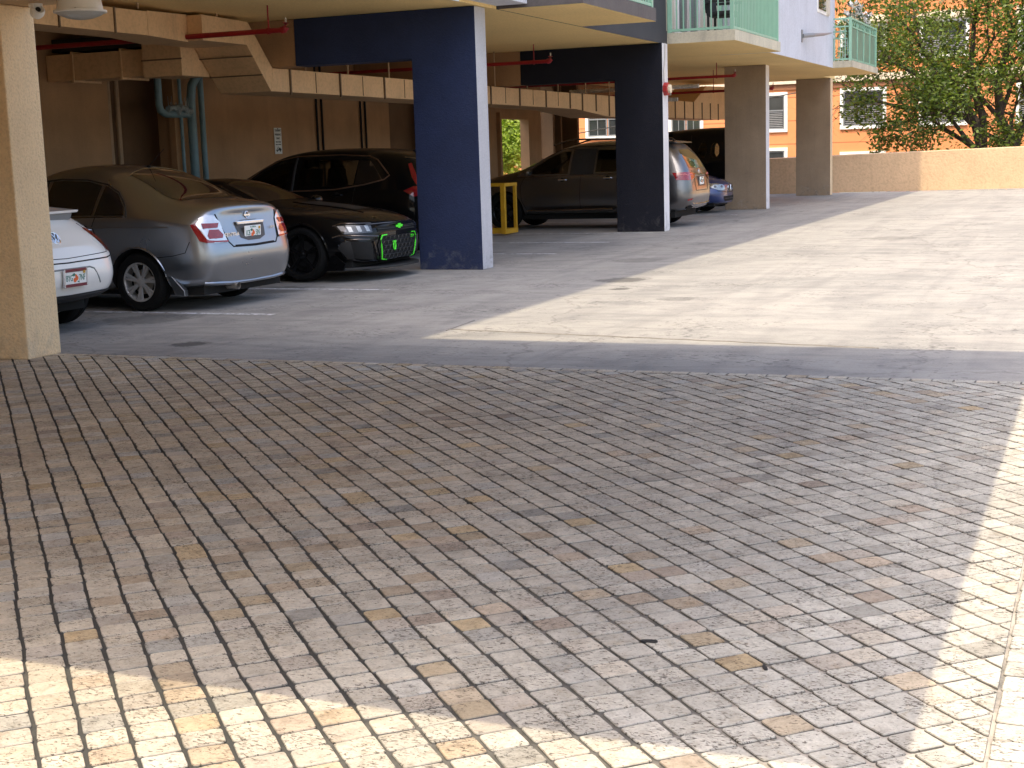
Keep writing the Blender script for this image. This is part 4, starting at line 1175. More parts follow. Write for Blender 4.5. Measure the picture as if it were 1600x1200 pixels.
def plate(car, y, z, az, text, off=.02, tilt=0, frame=None, centre=True, up=None, px=None):
    """plate at an end of the car: az 180 = rear, 0 = front"""
    p, n = car.hit(y, z, az, 0)
    sg = 1 if az == 0 else -1
    r = empty('plate_holder', (0, 0, 0)); bpy.data.objects.remove(r)
    b = MB().box(-.1525, .1525, -.076, .076, -.012, .0).build('licence_plate', M['plate'], car.root, bevel=.004)
    b.location = (p.x + sg * off, y, z)
    # local x -> car y (mirrored for the rear so text reads properly), local y -> up, local z -> outwards
    ex = Vector((0, 1, 0)) if az == 0 else Vector((0, -1, 0)); ez = Vector((sg * math.cos(tilt), 0, math.sin(tilt))); ey = ez.cross(ex)
    b.rotation_euler = Matrix((ex, ey, ez)).transposed().to_euler()
    l = text[:3]; rr = text[3:]
    text_obj('plate_lettering', l, .082, M['plate_green'], b, .001, (-.090, -.004, .001), (0, 0, 0), .62)
    text_obj('plate_lettering', rr, .082, M['plate_green'], b, .001, (.090, -.004, .001), (0, 0, 0), .62)
    o = MB()
    for (x_, y_, r_) in ((-.012, -.022, .022), (.014, -.006, .022), (.004, .016, .015)): o.lathe([(0, .002), (r_, .002), (r_, 0)], (x_, y_, 0), n=14)
    o.build('plate_emblem', M['orange_ink'], b)
    g_ = MB().prism([(-.03, .012), (.0, .028), (-.022, .045), (-.052, .03)], 0, .0016, axis='z').prism([(.018, -.04), (.05, -.05), (.045, -.03)], 0, .0016, axis='z'); g_.build('plate_leaf', M['plate_green'], b)
    text_obj('plate_lettering', 'FLORIDA' if frame is None else ' ', .026, M['plate_green'], b, .001, (0, .060, .001))
    if frame:
        MB().box(-.150, .150, .056, .084, -.014, .004).box(-.150, .150, -.084, -.056, -.014, .004).box(-.165, -.150, -.084, .084, -.014, .005, 1).box(.150, .165, -.084, .084, -.014, .005, 1).build('plate_frame', [frame, M['chrome']], b)
    MB().box(.105, .135, .035, .062, .0, .0045).build('plate_sticker', M['yellow'], b)
    return b

def underbody(P, x0, x1, w=.72, z0=.17, z1=.32):
    sub(MB().box(x0, x1, -w, w, z0, z1), 'underbody', M['dark_void'], P.root)
# ---- silver grey sedan, rear towards the drive --------------------------------
M['p_sedan'] = car_paint('warm_silver_paint', (.325, .345, .375), metal=1.0, rough=.26)
secs = [
 # x, zb,wb, zm,wm, zs,ws, zr,wr, zt, dx
 (0.02, .30, .42, .58, .46, .84, .46, 1.00, .44, 1.03, (.10, 0, .10, .15, .13)),
 (0.05, .27, .66, .57, .71, .86, .70, 1.04, .60, 1.08, (.08, 0, .09, .12, .09)),
 (0.17, .24, .76, .57, .83, .90, .80, 1.09, .66, 1.125, (.05, .0, .05, .05, .01)),
 (0.42, .22, .79, .58, .885, .94, .85, 1.125, .67, 1.150),
 (0.70, .20, .81, .60, .905, .97, .87, 1.16, .655, 1.185),
 (0.98, .20, .82, .60, .905, 1.0, .875, 1.32, .62, 1.37),
 (1.35, .20, .82, .60, .905, 1.01, .875, 1.475, .61, 1.545),
 (1.85, .20, .82, .58, .900, 1.0, .872, 1.515, .61, 1.60),
 (2.45, .20, .82, .58, .900, .98, .870, 1.490, .61, 1.575),
 (2.90, .20, .82, .58, .900, .95, .865, 1.27, .62, 1.325),
 (3.38, .20, .82, .58, .900, .92, .850, 1.03, .68, 1.085),
 (3.75, .20, .82, .58, .895, .88, .820, .96, .66, 1.010),
 (4.15, .21, .80, .56, .87, .80, .76, .87, .60, .92),
 (4.42, .23, .70, .52, .76, .68, .66, .74, .50, .78),
 (4.56, .26, .45, .48, .50, .60, .44, .66, .36, .68),
]
cs_ = Car('sedan', 'warm silver grey sedan parked with its rear to the drive beside the white hatchback', (-8.55, 13.45, 0), R(180 - 2.0), M['p_sedan'], secs)
side = [(1.10, 1.005), (1.18, 1.12), (1.33, 1.28), (1.58, 1.37), (2.0, 1.42), (2.45, 1.405), (2.75, 1.33), (3.10, 1.14), (3.27, 1.03), (2.6, .995)]
cs_.cut([arch_poly(.985, .315, .365, .60, 1.2), arch_poly(.985, .315, .365, -1.2, -.60), arch_poly(3.67, .315, .365, .6, 1.2), arch_poly(3.67, .315, .365, -1.2, -.6)])
P = cs_
for (x) in (.985, 3.67):
    for y in (.775, -.775): wheel(P, x, y, .317, .205, .213, M['rim_silver'], 7, 'v')
g1 = [(1.14, 1.03), (1.18, 1.12), (1.30, 1.255), (1.46, 1.335), (1.50, 1.345), (1.54, 1.035)]
g2 = [(1.58, 1.035), (1.55, 1.35), (1.75, 1.395), (2.10, 1.41), (2.26, 1.405), (2.30, 1.03)]
g3 = [(2.36, 1.03), (2.34, 1.40), (2.50, 1.385), (2.78, 1.285), (3.16, 1.06), (3.12, 1.03)]
for g_ in (g1, g2, g3): P.panel('window', g_, 90, M['tintglass'], .004, both=True)
P.strip('window_trim', [(1.10, 1.012), (1.16, 1.13), (1.30, 1.275), (1.48, 1.36), (1.78, 1.415), (2.15, 1.43), (2.5, 1.40), (2.80, 1.30), (3.22, 1.05)], 90, M['black_pl'], .010, both=True)
P.strip('window_trim', [(1.14, 1.018), (2.3, 1.012), (3.2, 1.02)], 90, M['dkchrome'], .008, both=True)
P.strip('door_gap', [(1.52, 1.015), (1.56, .92), (1.50, .78), (1.42, .60), (1.36, .50), (1.38, .33)], 90, M['dark_void'], .0055, both=True)
P.strip('door_gap', [(2.33, 1.40), (2.34, 1.0), (2.33, .6), (2.30, .30)], 90, M['dark_void'], .0055, both=True)
P.strip('door_gap', [(3.25, 1.0), (3.30, .7), (3.25, .4)], 90, M['dark_void'], .0055, both=True)
P.strip('bumper_gap', [(.72, .58), (.50, .60), (.36, .63), (.33, .70), (.31, .745)], 90, M['dark_void'], .0045, both=True)
for ax in (.985, 3.67): P.strip('arch_lip', [(ax + .375 * math.cos(math.pi * i / 18), .315 + .375 * math.sin(math.pi * i / 18)) for i in range(1, 18)], 90, M['p_sedan'], .012, both=True)
P.strip('body_crease', [(.55, .90), (1.5, .905), (2.6, .90), (3.6, .87)], 90, M['p_sedan'], .008, both=True)
handle(P, 1.66, .885, 1, M['p_sedan']); handle(P, 2.55, .87, 1, M['p_sedan'])
P.panel('rear_window', [(.62, -.52), (.60, 0), (.62, .52), (.80, .56), (1.30, .50), (1.36, .2), (1.37, 0), (1.36, -.2), (1.30, -.50), (.80, -.56)], 0, M['tintglass'], .004, top=True)
P.strip('rear_window_trim', [(1.30, -.52), (1.37, -.2), (1.38, 0), (1.37, .2), (1.30, .52)], 0, M['chrome'], .006, top=True)
P.panel('windscreen', [(2.62, -.50), (2.58, 0), (2.62, .50), (3.0, .56), (3.33, .60), (3.42, 0), (3.33, -.60), (3.0, -.56)], 0, M['tintglass'], .004, top=True)
# tail lamps wrap the corners: seen from 45 degrees behind
for sg in (1, -1):
    az = 180 - 50 * sg
    t = R(az); h = Vector((-math.sin(t), math.cos(t), 0))
    P.piv = Vector((.20, .76 * sg, 0))
    q = lambda pts: [(-a * sg, z) for (a, z) in pts]     # a>0 runs towards the front of the car along the flank
    P.piv = Vector((.16, .70 * sg, 0))
    sgn = 1 if (h.x * 1 > 0) else -1
    q = lambda pts: [(a * sgn, z) for (a, z) in pts]
    lens = P.panel('tail_light', q([(-.20, .715), (-.165, .80), (-.125, .93), (-.06, 1.005), (.02, 1.015), (.12, .97), (.185, .92), (.14, .83), (.10, .745), (.02, .72)]), az, M['clear_lens'], .010, thick=.02)
    P.panel('lens', q([(.185, .915), (.145, .925), (.115, .84), (.075, .765), (.03, .735), (-.195, .717), (-.20, .735), (-.06, .742), (.02, .755), (.055, .79), (.10, .86), (.135, .93)]), az, M['red_lens'], .016, lens)
    P.panel('lens', q([(.135, .925), (.185, .915), (.10, .745), (.03, .725), (-.05, .723), (.03, .765), (.075, .83)]), az, M['red_lens'], .017, lens)
    P.panel('lens', q([(-.09, .875), (-.105, .925), (.075, .925), (.06, .875)]), az, M['red_lens'], .016, lens)
    P.panel('lens', q([(-.15, .80), (-.10, .855), (.0, .86), (.02, .80), (.0, .765), (-.14, .765)]), az, M['red_lens'], .014, lens)
P.piv = Vector((0, 0, 0))
# boot lid outline, plate recess, chrome bar
P.strip('boot_gap', [(-.56, 1.02), (-.50, .85), (-.46, .72), (-.40, .665), (0, .655), (.40, .665), (.46, .72), (.50, .85), (.56, 1.02)], 180, M['dark_void'], .008)
P.strip('boot_gap', [(-.36, .672), (0, .664), (.36, .672)], 180, M['dark_void'], .013, off=-.002)
P.panel('plate_recess', smooth_poly([(-.26, .935), (.26, .935), (.27, .86), (.215, .715), (-.215, .715), (-.27, .86)], 1), 180, plain('recess_shade', (.09, .085, .08), .4, metal=.6), .003)
bar_ = MB().prism([(-.255, .93), (.255, .93), (.245, .888), (-.245, .888)], 0, .03, axis='x'); pt, _n = P.hit(0, .91, 180)
o = bar_.build('boot_handle', M['chrome'], P.root, bevel=.01); o.location = (pt.x - .035, 0, 0)
pl = plate(P, 0.0, .795, 180, 'ICB5JN', off=.018, tilt=-.06)
pt, _n = P.hit(0, .985, 180)
em = MB().tube([(0, .040 * math.cos(a), .036 * math.sin(a)) for a in [2 * math.pi * i / 20 for i in range(20)]], .0075, 8, closed=True).box(-.006, .006, -.056, .056, -.009, .009)
o = em.build('emblem', M['chrome'], P.root, smooth=True); o.location = (pt.x - .008, 0, .985)
pt, _n = P.hit(.37, .80, 180)
text_obj('lettering', 'SENTRA', .060, M['chrome'], P.root, .004, (pt.x - .006, .372, .79), (R(90), 0, R(-90)), 1.25)
pt, _n = P.hit(-.40, .80, 180)
text_obj('lettering', '2.0 SR', .034, M['chrome'], P.root, .004, (pt.x - .006, -.40, .835), (R(90), 0, R(-90)), 1.1)
# bumper lower lip, mud flap, exhaust, antenna
P.strip('bumper_lip', [(-.74, .30), (-.4, .275), (0, .27), (.4, .275), (.74, .30)], 180, M['p_sedan'], .022, off=.0)
sub(MB().prism([(.585, .41), (.62, .40), (.52, .18), (.40, .17), (.40, .23)], .80, .865), 'mud_flap', M['p_sedan'], P.root, bevel=.006)
sub(MB().prism([(.585, .41), (.62, .40), (.52, .18), (.40, .17), (.40, .23)], -.865, -.80), 'mud_flap', M['p_sedan'], P.root, bevel=.006)
sub(MB().tube([(.10, .30, .235), (.45, .30, .245)], .036, 14, cap=False).tube([(.5, .30, .26), (.9, .3, .26)], .09, 14), 'exhaust_pipe', M['steel'], P.root, smooth=True)
an = sub(MB().prism([(-.05, 0), (.05, 0), (.0, .025)], -.018, .018).tube([(.0, 0, .02), (-.22, 0, .20)], .0035, 6), 'antenna', M['black_pl'], P.root)
pt, _n = P.hit(1.43, 0, 0, 0, True); an.location = (1.43, 0, pt.z - .003)
mirror_part(P, 3.0, .86, 1.02, M['p_sedan'])

# ---- white rounded hatchback, mostly hidden by the near column --------------------
M['p_white'] = car_paint('white_paint', (.84, .83, .80), metal=0, rough=.3, dust=.02)
secs = [
 (0.02, .36, .42, .55, .48, .70, .50, .80, .40, .82, (.06, 0, .04, .09, .10)),
 (0.06, .34, .60, .55, .68, .70, .68, .84, .56, .87, (.05, 0, .04, .10, .12)),
 (0.20, .30, .74, .56, .83, .76, .80, .94, .62, .99, (.03, 0, .02, .06, .08)),
 (0.46, .26, .80, .58, .895, .88, .84, 1.08, .62, 1.13),
 (0.80, .22, .83, .60, .905, .94, .86, 1.24, .60, 1.29),
 (1.25, .20, .83, .60, .905, .96, .86, 1.40, .58, 1.445),
 (1.85, .20, .83, .60, .905, .96, .86, 1.44, .58, 1.49),
 (2.40, .20, .83, .60, .905, .95, .86, 1.36, .58, 1.41),
 (2.90, .20, .83, .60, .905, .92, .85, 1.08, .62, 1.13),
 (3.40, .20, .83, .58, .895, .84, .80, .96, .56, 1.0),
 (3.90, .22, .76, .54, .82, .72, .66, .80, .46, .84),
 (4.22, .26, .50, .48, .52, .60, .44, .66, .30, .68),
]
wh = Car('hatchback', 'white rounded hatchback with its tail showing just right of the near tan column', (-8.90, 10.78, 0), R(180), M['p_white'], secs)
wh.cut([arch_poly(.86, .32, .37, .6, 1.2), arch_poly(.86, .32, .37, -1.2, -.6), arch_poly(3.4, .32, .37, .6, 1.2), arch_poly(3.4, .32, .37, -1.2, -.6)])
P = wh
for x in (.86, 3.4):
    for y in (.77, -.77): wheel(P, x, y, .325, .215, .215, M['rim_silver'], 5, 'v')
P.panel('bumper_valance', [(-.80, .40), (-.6, .385), (0, .375), (.6, .385), (.80, .40), (.78, .26), (.3, .22), (-.3, .22), (-.78, .26)], 180, M['black_pl'], .008)
P.strip('bumper_lip', [(-.80, .37), (0, .35), (.80, .37)], 180, M['black_pl'], .012)
P.strip('bumper_gap', [(-.74, .70), (-.6, .685), (0, .675), (.6, .685), (.74, .70)], 180, M['dark_void'], .007)
P.panel('plate_recess', smooth_poly([(-.33, .615), (.33, .615), (.42, .455), (-.42, .455)], 2), 180, M['p_white'], .002)
P.strip('recess_edge', [(-.44, .455), (-.34, .60), (-.28, .618), (.28, .618), (.34, .60), (.44, .455)], 180, plain('grey_recess_edge', (.22, .23, .23), .5), .010, off=-.004)
plate(P, -.03, .535, 180, 'BYG7NF', off=.022, tilt=-.05, frame=M['maroon'])
# hatch spoiler and lamps
pt, _n = P.hit(0, .93, 180)
sub(MB().prism([(pt.x + .10, 1.125), (pt.x + .08, 1.15), (pt.x + .62, 1.20), (pt.x + .62, 1.13)], -.52, .52), 'spoiler', M['p_white'], P.root, bevel=.012)
sub(MB().prism([(pt.x + .16, 1.06), (pt.x + .13, 1.124), (pt.x + .62, 1.128), (pt.x + .62, 1.04)], -.48, .48), 'spoiler_foot', M['win_grey'], P.root, bevel=.012)
P.strip('hatch_gap', [(-.52, 1.02), (-.60, .90), (-.66, .78), (-.64, .735), (0, .715), (.64, .735), (.66, .78), (.60, .90), (.52, 1.02)], 180, M['dark_void'], .004)
o = MB().tube([(0, .062 * math.cos(a), .062 * math.sin(a)) for a in [2 * math.pi * i / 28 for i in range(28)]], .007, 8, closed=True)
for (a, b) in (((-.026, .055), (0, .006)), ((0, .006), (.026, .055)), ((-.050, .032), (-.024, -.052)), ((-.024, -.052), (0, -.004)), ((0, -.004), (.024, -.052)), ((.024, -.052), (.050, .032))):
    o.bar((0, a[0], a[1]), (0, b[0], b[1]), .010, .010)
o = o.lathe([(0, .006), (.06, .004)], axis='x', n=24, m=1).build('emblem', [M['chrome'], M['win_grey']], P.root, smooth=False)
pt, nn = P.hit(0, .90, 180); o.location = pt + nn * .008; o.rotation_euler = (0, R(32), 0)
for sg in (1, -1):
    az = 180 - 55 * sg; t = R(az); h = Vector((-math.sin(t), math.cos(t), 0)); P.piv = Vector((.25, .72 * sg, 0)); sgn = 1 if h.x > 0 else -1
    P.piv = Vector((0, 0, 0)); P.panel('tail_light', smooth_poly([(sg * a, z) for (a, z) in [(-.50, .985), (-.60, .95), (-.70, .84), (-.765, .735), (-.69, .725), (-.62, .83)]], 1), 180, M['red_lens'], .010, thick=.02)
P.piv = Vector((0, 0, 0))
P.panel('reflector', [(-.80, .45), (-.72, .44), (-.72, .415), (-.80, .425)], 180, M['red_lens'], .004)
for g_ in ([(1.0, 1.0), (1.15, 1.2), (1.5, 1.34), (1.8, 1.37), (1.82, 1.0)], [(1.88, 1.0), (1.86, 1.37), (2.2, 1.34), (2.55, 1.18), (2.78, 1.02)]):
    P.panel('window', g_, 90, M['tintglass'], .004, both=True)
P.panel('rear_window', [(.66, -.46), (.64, 0), (.66, .46), (1.05, .46), (1.1, 0), (1.05, -.46)], 0, M['tintglass'], .004, top=True)
P.panel('windscreen', [(2.3, -.46), (2.28, 0), (2.3, .46), (2.85, .54), (2.95, 0), (2.85, -.54)], 0, M['tintglass'], .004, top=True)

# ---- black coupe, nose towards the drive ------------------------------------------
M['p_black'] = car_paint('gloss_black_paint', (.004, .004, .0045), metal=0, rough=.25, dust=.003, coat=.55, spec=.05)
L_ = 4.78
secs = [
 (0.03, .40, .45, .62, .50, .86, .50, .98, .44, 1.00),
 (0.15, .34, .70, .62, .80, .88, .76, 1.02, .60, 1.05),
 (0.60, .24, .80, .62, .93, .92, .88, 1.06, .60, 1.09),
 (1.10, .20, .82, .62, .945, .92, .90, 1.16, .56, 1.19),
 (1.60, .18, .83, .60, .93, .90, .88, 1.28, .53, 1.315),
 (2.10, .18, .83, .58, .915, .88, .875, 1.30, .53, 1.345),
 (2.55, .18, .83, .58, .915, .87, .87, 1.22, .54, 1.265),
 (3.00, .18, .83, .58, .925, .86, .87, 1.03, .58, 1.075),
 (3.35, .18, .83, .60, .945, .86, .88, .955, .60, .985),
 (3.85, .18, .83, .60, .955, .84, .89, .90, .62, .945),
 (4.25, .19, .83, .58, .93, .78, .86, .845, .60, .885),
 (4.52, .20, .80, .52, .86, .72, .78, .785, .56, .82, (0, 0, 0, 0, .03)),
 (4.68, .22, .70, .46, .74, .64, .68, .70, .50, .73, (0, .01, 0, 0, .06)),
 (4.74, .24, .46, .44, .48, .60, .46, .66, .38, .69, (0, .03, .03, .02, .05)),
]
cam_ = Car('coupe', 'black sports coupe with bright green grille trim parked nose out against the navy column', (-8.54 - L_, 16.93, 0.02), R(-1.5), M['p_black'], secs)
cam_.cut([arch_poly(.95, .34, .385, .62, 1.3), arch_poly(.95, .34, .385, -1.3, -.62), arch_poly(3.83, .34, .385, .62, 1.3), arch_poly(3.83, .34, .385, -1.3, -.62)])
P = cam_
for x in (.95, 3.83):
    for y in (.80, -.80): wheel(P, x, y, .345, .27, .262, M['rim_black'], 5, 'v')
for ax in (.95, 3.83): P.strip('arch_lip', [(ax + .395 * math.cos(math.pi * i / 18), .34 + .395 * math.sin(math.pi * i / 18)) for i in range(1, 18)], 90, M['p_black'], .014, both=True)
for g_ in ([(1.35, .96), (1.6, 1.14), (1.95, 1.235), (2.2, 1.25), (2.35, 1.235), (2.75, 1.09), (3.0, .96)],):
    P.panel('window', g_, 90, M['tintglass'], .004, both=True)
P.panel('windscreen', [(2.42, -.44), (2.38, 0), (2.42, .44), (2.95, .56), (3.12, .58), (3.2, 0), (3.12, -.58), (2.95, -.56)], 0, M['tintglass'], .004, top=True)
P.strip('bonnet_gap', [(3.30, .66), (3.9, .66), (4.35, .60), (4.50, .52)], 0, M['dark_void'], .004, top=True, both=True)
P.strip('bonnet_crease', [(3.35, .28), (3.9, .30), (4.4, .26)], 0, M['p_black'], .012, top=True, both=True)
P.panel('bonnet_insert', [(3.45, -.24), (3.42, .24), (4.25, .20), (4.25, -.20)], 0, M['black_pl'], .006, top=True)
# fascia: upper slit, headlights, lower grille with green brackets
P.panel('grille', [(-.50, .665), (.50, .665), (.50, .60), (-.50, .60)], 0, M['dark_void'], .008)
P.strip('bonnet_edge_glint', [(-.62, .70), (-.3, .705), (0, .705), (.3, .705), (.62, .70)], 0, M['dkchrome'], .010)  # added chrome line imitating the sky's glint along the bonnet edge
P.strip('grille_bar', [(-.50, .632), (0, .634), (.50, .632)], 0, M['black_pl'], .008, off=.01)
for sg in (1, -1):
    az = 42 * sg; t = R(az); h = Vector((-math.sin(t), math.cos(t), 0)); P.piv = Vector((4.50, .68 * sg, 0)); sgn = sg
    hl = P.panel('headlight', [(a * sgn, z) for (a, z) in [(-.20, .60), (-.20, .68), (.02, .700), (.20, .705), (.26, .69), (.18, .60), (.0, .595)]], az, M['head_dark'], .010, thick=.02)
    for a0 in (-.17, -.06, .05):
        P.panel('reflector', [(a * sgn, z) for (a, z) in [(a0, .615), (a0 + .02, .68), (a0 + .075, .685), (a0 + .05, .615)]], az, M['head_lens'], .014, hl)
    P.panel('reflector', [(a * sgn, z) for (a, z) in [(.13, .62), (.15, .69), (.23, .692), (.19, .63)]], az, M['clear_lens'], .014, hl)
    P.strip('headlight_lid_glint', [(a * sgn, z) for (a, z) in [(-.22, .715), (0, .722), (.18, .728), (.28, .70)]], az, M['dkchrome'], .008)  # same imitated glint, continued above the headlight
    P.strip('bumper_crease_glint', [(a * sgn, z) for (a, z) in [(-.30, .545), (-.05, .565), (.22, .58), (.30, .555)]], az, M['dkchrome'], .010)  # these strips stand in for sky highlights on the bumper creases
    P.strip('bumper_crease_glint', [(a * sgn, z) for (a, z) in [(-.16, .515), (.0, .525), (.15, .52), (.21, .47)]], az, M['dkchrome'], .007)
    P.panel('side_intake', [(a * sgn, z) for (a, z) in [(-.17, .49), (.12, .50), (.17, .46), (.10, .30), (-.06, .27), (-.21, .26)]], az, M['dark_void'], .008)
    P.panel('intake_blade', [(a * sgn, z) for (a, z) in [(.10, .50), (.20, .49), (.24, .42), (.13, .29), (.05, .28)]], az, M['black_pl'], .016, thick=.02)
    P.strip('intake_lip', [(a * sgn, z) for (a, z) in [(.24, .46), (.15, .28), (-.05, .245), (-.26, .24)]], az, M['p_black'], .016)
    P.strip('intake_lip', [(a * sgn, z) for (a, z) in [(-.20, .50), (-.24, .36), (-.28, .235)]], az, M['p_black'], .020)
P.piv = Vector((0, 0, 0))
lg = P.panel('lower_grille', [(-.46, .54), (.46, .54), (.53, .44), (.44, .24), (-.44, .24), (-.53, .44)], 0, M['dark_void'], .010)
mbh = MB()
for r_ in range(5):
    for c_ in range(-4, 5):
        cy = c_ * .105 + (.0525 if r_ % 2 else 0); cz = .275 + r_ * .058
        if abs(cy) > .40: continue
        pts = []
        for k in range(6):
            a = math.pi / 3 * k; pts.append((cy + .057 * math.cos(a), cz + .033 * math.sin(a)))
        q = [P.hit(a, b, 0, .022)[0] for a, b in pts]
        mbh.tube(q, .0036, 5, closed=True)
mbh.build('grille_mesh', plain('grille_black', (.022, .022, .024), .3), lg)
for sg in (1, -1):
    P.strip('green_trim', [(a * sg, z) for a, z in [(.34, .555), (.44, .552), (.475, .50), (.455, .38), (.43, .255), (.33, .245)]], 0, M['green'], .010 if sg < 0 else .0075, off=.022, parent=lg)
pt, _n = P.hit(-.17, .40, 0)
th = MB().tube([(0, .028 * math.cos(a), .050 * math.sin(a) - .01) for a in [2 * math.pi * i / 16 for i in range(16)]], .009, 8, closed=True).box(-.01, .01, -.034, .034, .034, .056)
o = th.build('tow_hook', M['green'], P.root, smooth=True, label=None) if False else th.build('tow_hook', M['green'], P.root, smooth=True); o.location = (pt.x + .035, -.17, .415)
pt, _n = P.hit(0, .665, 0)
bt = [(-.085, .012), (-.085, -.016), (-.032, -.016), (-.032, -.030), (.028, -.030), (.028, -.016), (.080, -.016), (.090, .014), (.036, .014), (.036, .030), (-.026, .030), (-.026, .012)]
o = MB().prism(bt, 0, .012, axis='x').build('emblem', M['green'], P.root); o.location = (pt.x + .012, 0, .655)
pt, _n = P.hit(.34, .50, 0)
text_obj('lettering', 'ZL1', .05, M['green'], P.root, .003, (pt.x + .03, .34, .505), (R(90), 0, R(90)), 1.2)
# splitter
sp_ = []
for i in range(25):
    y = -.88 + 1.76 * i / 24; sp_.append((4.86 - .42 * abs(y / .88) ** 3.2, y))
sub(MB().prism([(p[0], p[1]) for p in sp_] + [(4.25, .93), (4.25, -.93)], .135, .165, axis='z'), 'splitter', M['black_pl'], P.root, bevel=.005)
sub(MB().prism([(4.2, .13), (4.47, .14), (4.50, .22), (4.36, .33), (4.30, .33)], -.95, -.925), 'canard', M['p_black'], P.root)
mirror_part(P, 2.95, -.86, .98, M['p_black']); mirror_part(P, 2.95, .86, .98, M['p_black'])
sub(MB().box(.04, .34, -.82, .82, 1.17, 1.20).box(.12, .30, -.70, -.67, 1.03, 1.17).box(.12, .30, .67, .70, 1.03, 1.17), 'spoiler', M['p_black'], P.root, bevel=.01)
# ---- black utility vehicle behind the coupe ---------------------------------------
def suv_interior(P, seats, zf, dash_x=None):
    for (x, y) in seats:
        st = sub(MB().box(x - .25, x + .25, y - .25, y + .25, zf, zf + .22).prism([(x - .30, zf + .15), (x - .16, zf + .15), (x - .26, zf + .78), (x - .36, zf + .76)], y - .24, y + .24), 'seat', M['seat'], P.root, bevel=.04)
        sub(MB().box(x - .36, x - .27, y - .12, y + .12, zf + .80, zf + .97), 'headrest', M['seat'], st, bevel=.03)
def tunnel(poly, y=1.3): return MB().prism(poly, -y, y)
def CAV(poly, w): return MB().prism(poly, -w, w)

M['p_black2'] = car_paint('black_paint', (.004, .004, .0045), rough=.3, dust=.003, coat=.45, spec=.05)
secs = [
 (0.03, .42, .42, .70, .50, .98, .50, 1.12, .46, 1.16, (.06, 0, .03, .07, .07)),
 (0.12, .36, .68, .70, .78, 1.0, .74, 1.30, .56, 1.36, (.05, 0, .02, .10, .12)),
 (0.34, .30, .80, .70, .90, 1.02, .86, 1.50, .58, 1.56, (0, 0, 0, .06, .06)),
 (0.75, .26, .84, .70, .935, 1.04, .89, 1.60, .60, 1.655),
 (1.40, .25, .84, .68, .935, 1.03, .89, 1.635, .61, 1.695),
 (2.10, .25, .84, .68, .935, 1.02, .89, 1.64, .61, 1.70),
 (2.70, .25, .84, .68, .935, 1.0, .89, 1.59, .61, 1.65),
 (3.15, .25, .84, .68, .935, .99, .885, 1.38, .62, 1.44),
 (3.62, .25, .84, .68, .93, .98, .87, 1.12, .68, 1.17),
 (4.05, .26, .84, .66, .92, .94, .85, 1.04, .66, 1.09),
 (4.45, .28, .80, .62, .86, .86, .76, .94, .58, .98),
 (4.66, .30, .55, .58, .60, .74, .54, .80, .42, .84),
]
cr = Car('utility_vehicle', 'black utility vehicle with brown window trim parked behind the black coupe', (-9.42, 20.42, 0.03), R(180), M['p_black2'], secs)
w1 = [(.72, 1.20), (.98, 1.44), (1.10, 1.515), (1.62, 1.56), (2.30, 1.565), (2.36, 1.06), (1.2, 1.10), (.85, 1.15)]
w2 = [(2.44, 1.055), (2.42, 1.555), (2.70, 1.52), (3.0, 1.40), (3.40, 1.16), (3.50, 1.06)]
cr.cut([arch_poly(1.0, .35, .41, .62, 1.3), arch_poly(1.0, .35, .41, -1.3, -.62), arch_poly(3.7, .35, .41, .62, 1.3), arch_poly(3.7, .35, .41, -1.3, -.62), CAV([(.50, .70), (.62, 1.36), (.85, 1.50), (1.4, 1.57), (2.2, 1.57), (2.7, 1.51), (3.15, 1.31), (3.45, 1.12), (3.45, .70)], .59),
        tunnel([(1.30, 1.12), (1.28, 1.50), (2.28, 1.53), (2.30, 1.10)]), tunnel([(2.50, 1.09), (2.48, 1.51), (2.70, 1.48), (3.0, 1.36), (3.30, 1.18), (3.32, 1.09)])])
P = cr
for x in (1.0, 3.7):
    for y in (.80, -.80): wheel(P, x, y, .36, .235, .24, M['rim_black'], 5, 'v')
P.panel('window', [(2.50, 1.09), (2.48, 1.51), (2.70, 1.48), (3.0, 1.36), (3.30, 1.18), (3.32, 1.09)], 90, M['pane'], .002, both=True)
P.panel('window', [(1.30, 1.12), (1.28, 1.50), (2.28, 1.53), (2.30, 1.10)], 90, M['pane'], .002, both=True)
P.panel('window', [(.80, 1.19), (1.0, 1.42), (1.08, 1.49), (1.26, 1.50), (1.27, 1.13), (.95, 1.16)], 90, M['tintglass'], .003, both=True)
P.strip('window_trim', [(3.52, 1.06), (3.05, 1.40), (2.72, 1.535), (2.40, 1.585), (1.62, 1.59), (1.12, 1.56), (.96, 1.50), (.70, 1.26), (.78, 1.20), (1.1, 1.13), (1.6, 1.065), (2.36, 1.05), (3.52, 1.03)], 90, plain('bronze_trim', (.30, .19, .13), .3, metal=.7), .012, both=True)
P.strip('door_pillar', [(2.40, 1.56), (2.38, 1.05)], 90, M['black_pl'], .022, both=True)
P.panel('windscreen', [(2.9, -.52), (2.85, 0), (2.9, .52), (3.5, .62), (3.62, 0), (3.5, -.62)], 0, M['tintglass'], .004, top=True)
suv_interior(P, [(2.55, .38), (2.55, -.38), (1.6, .38), (1.6, -.38)], .62)
sub(MB().box(2.86, 2.93, -.13, .13, 1.36, 1.45), 'interior_mirror', M['seat'], P.root, bevel=.01)
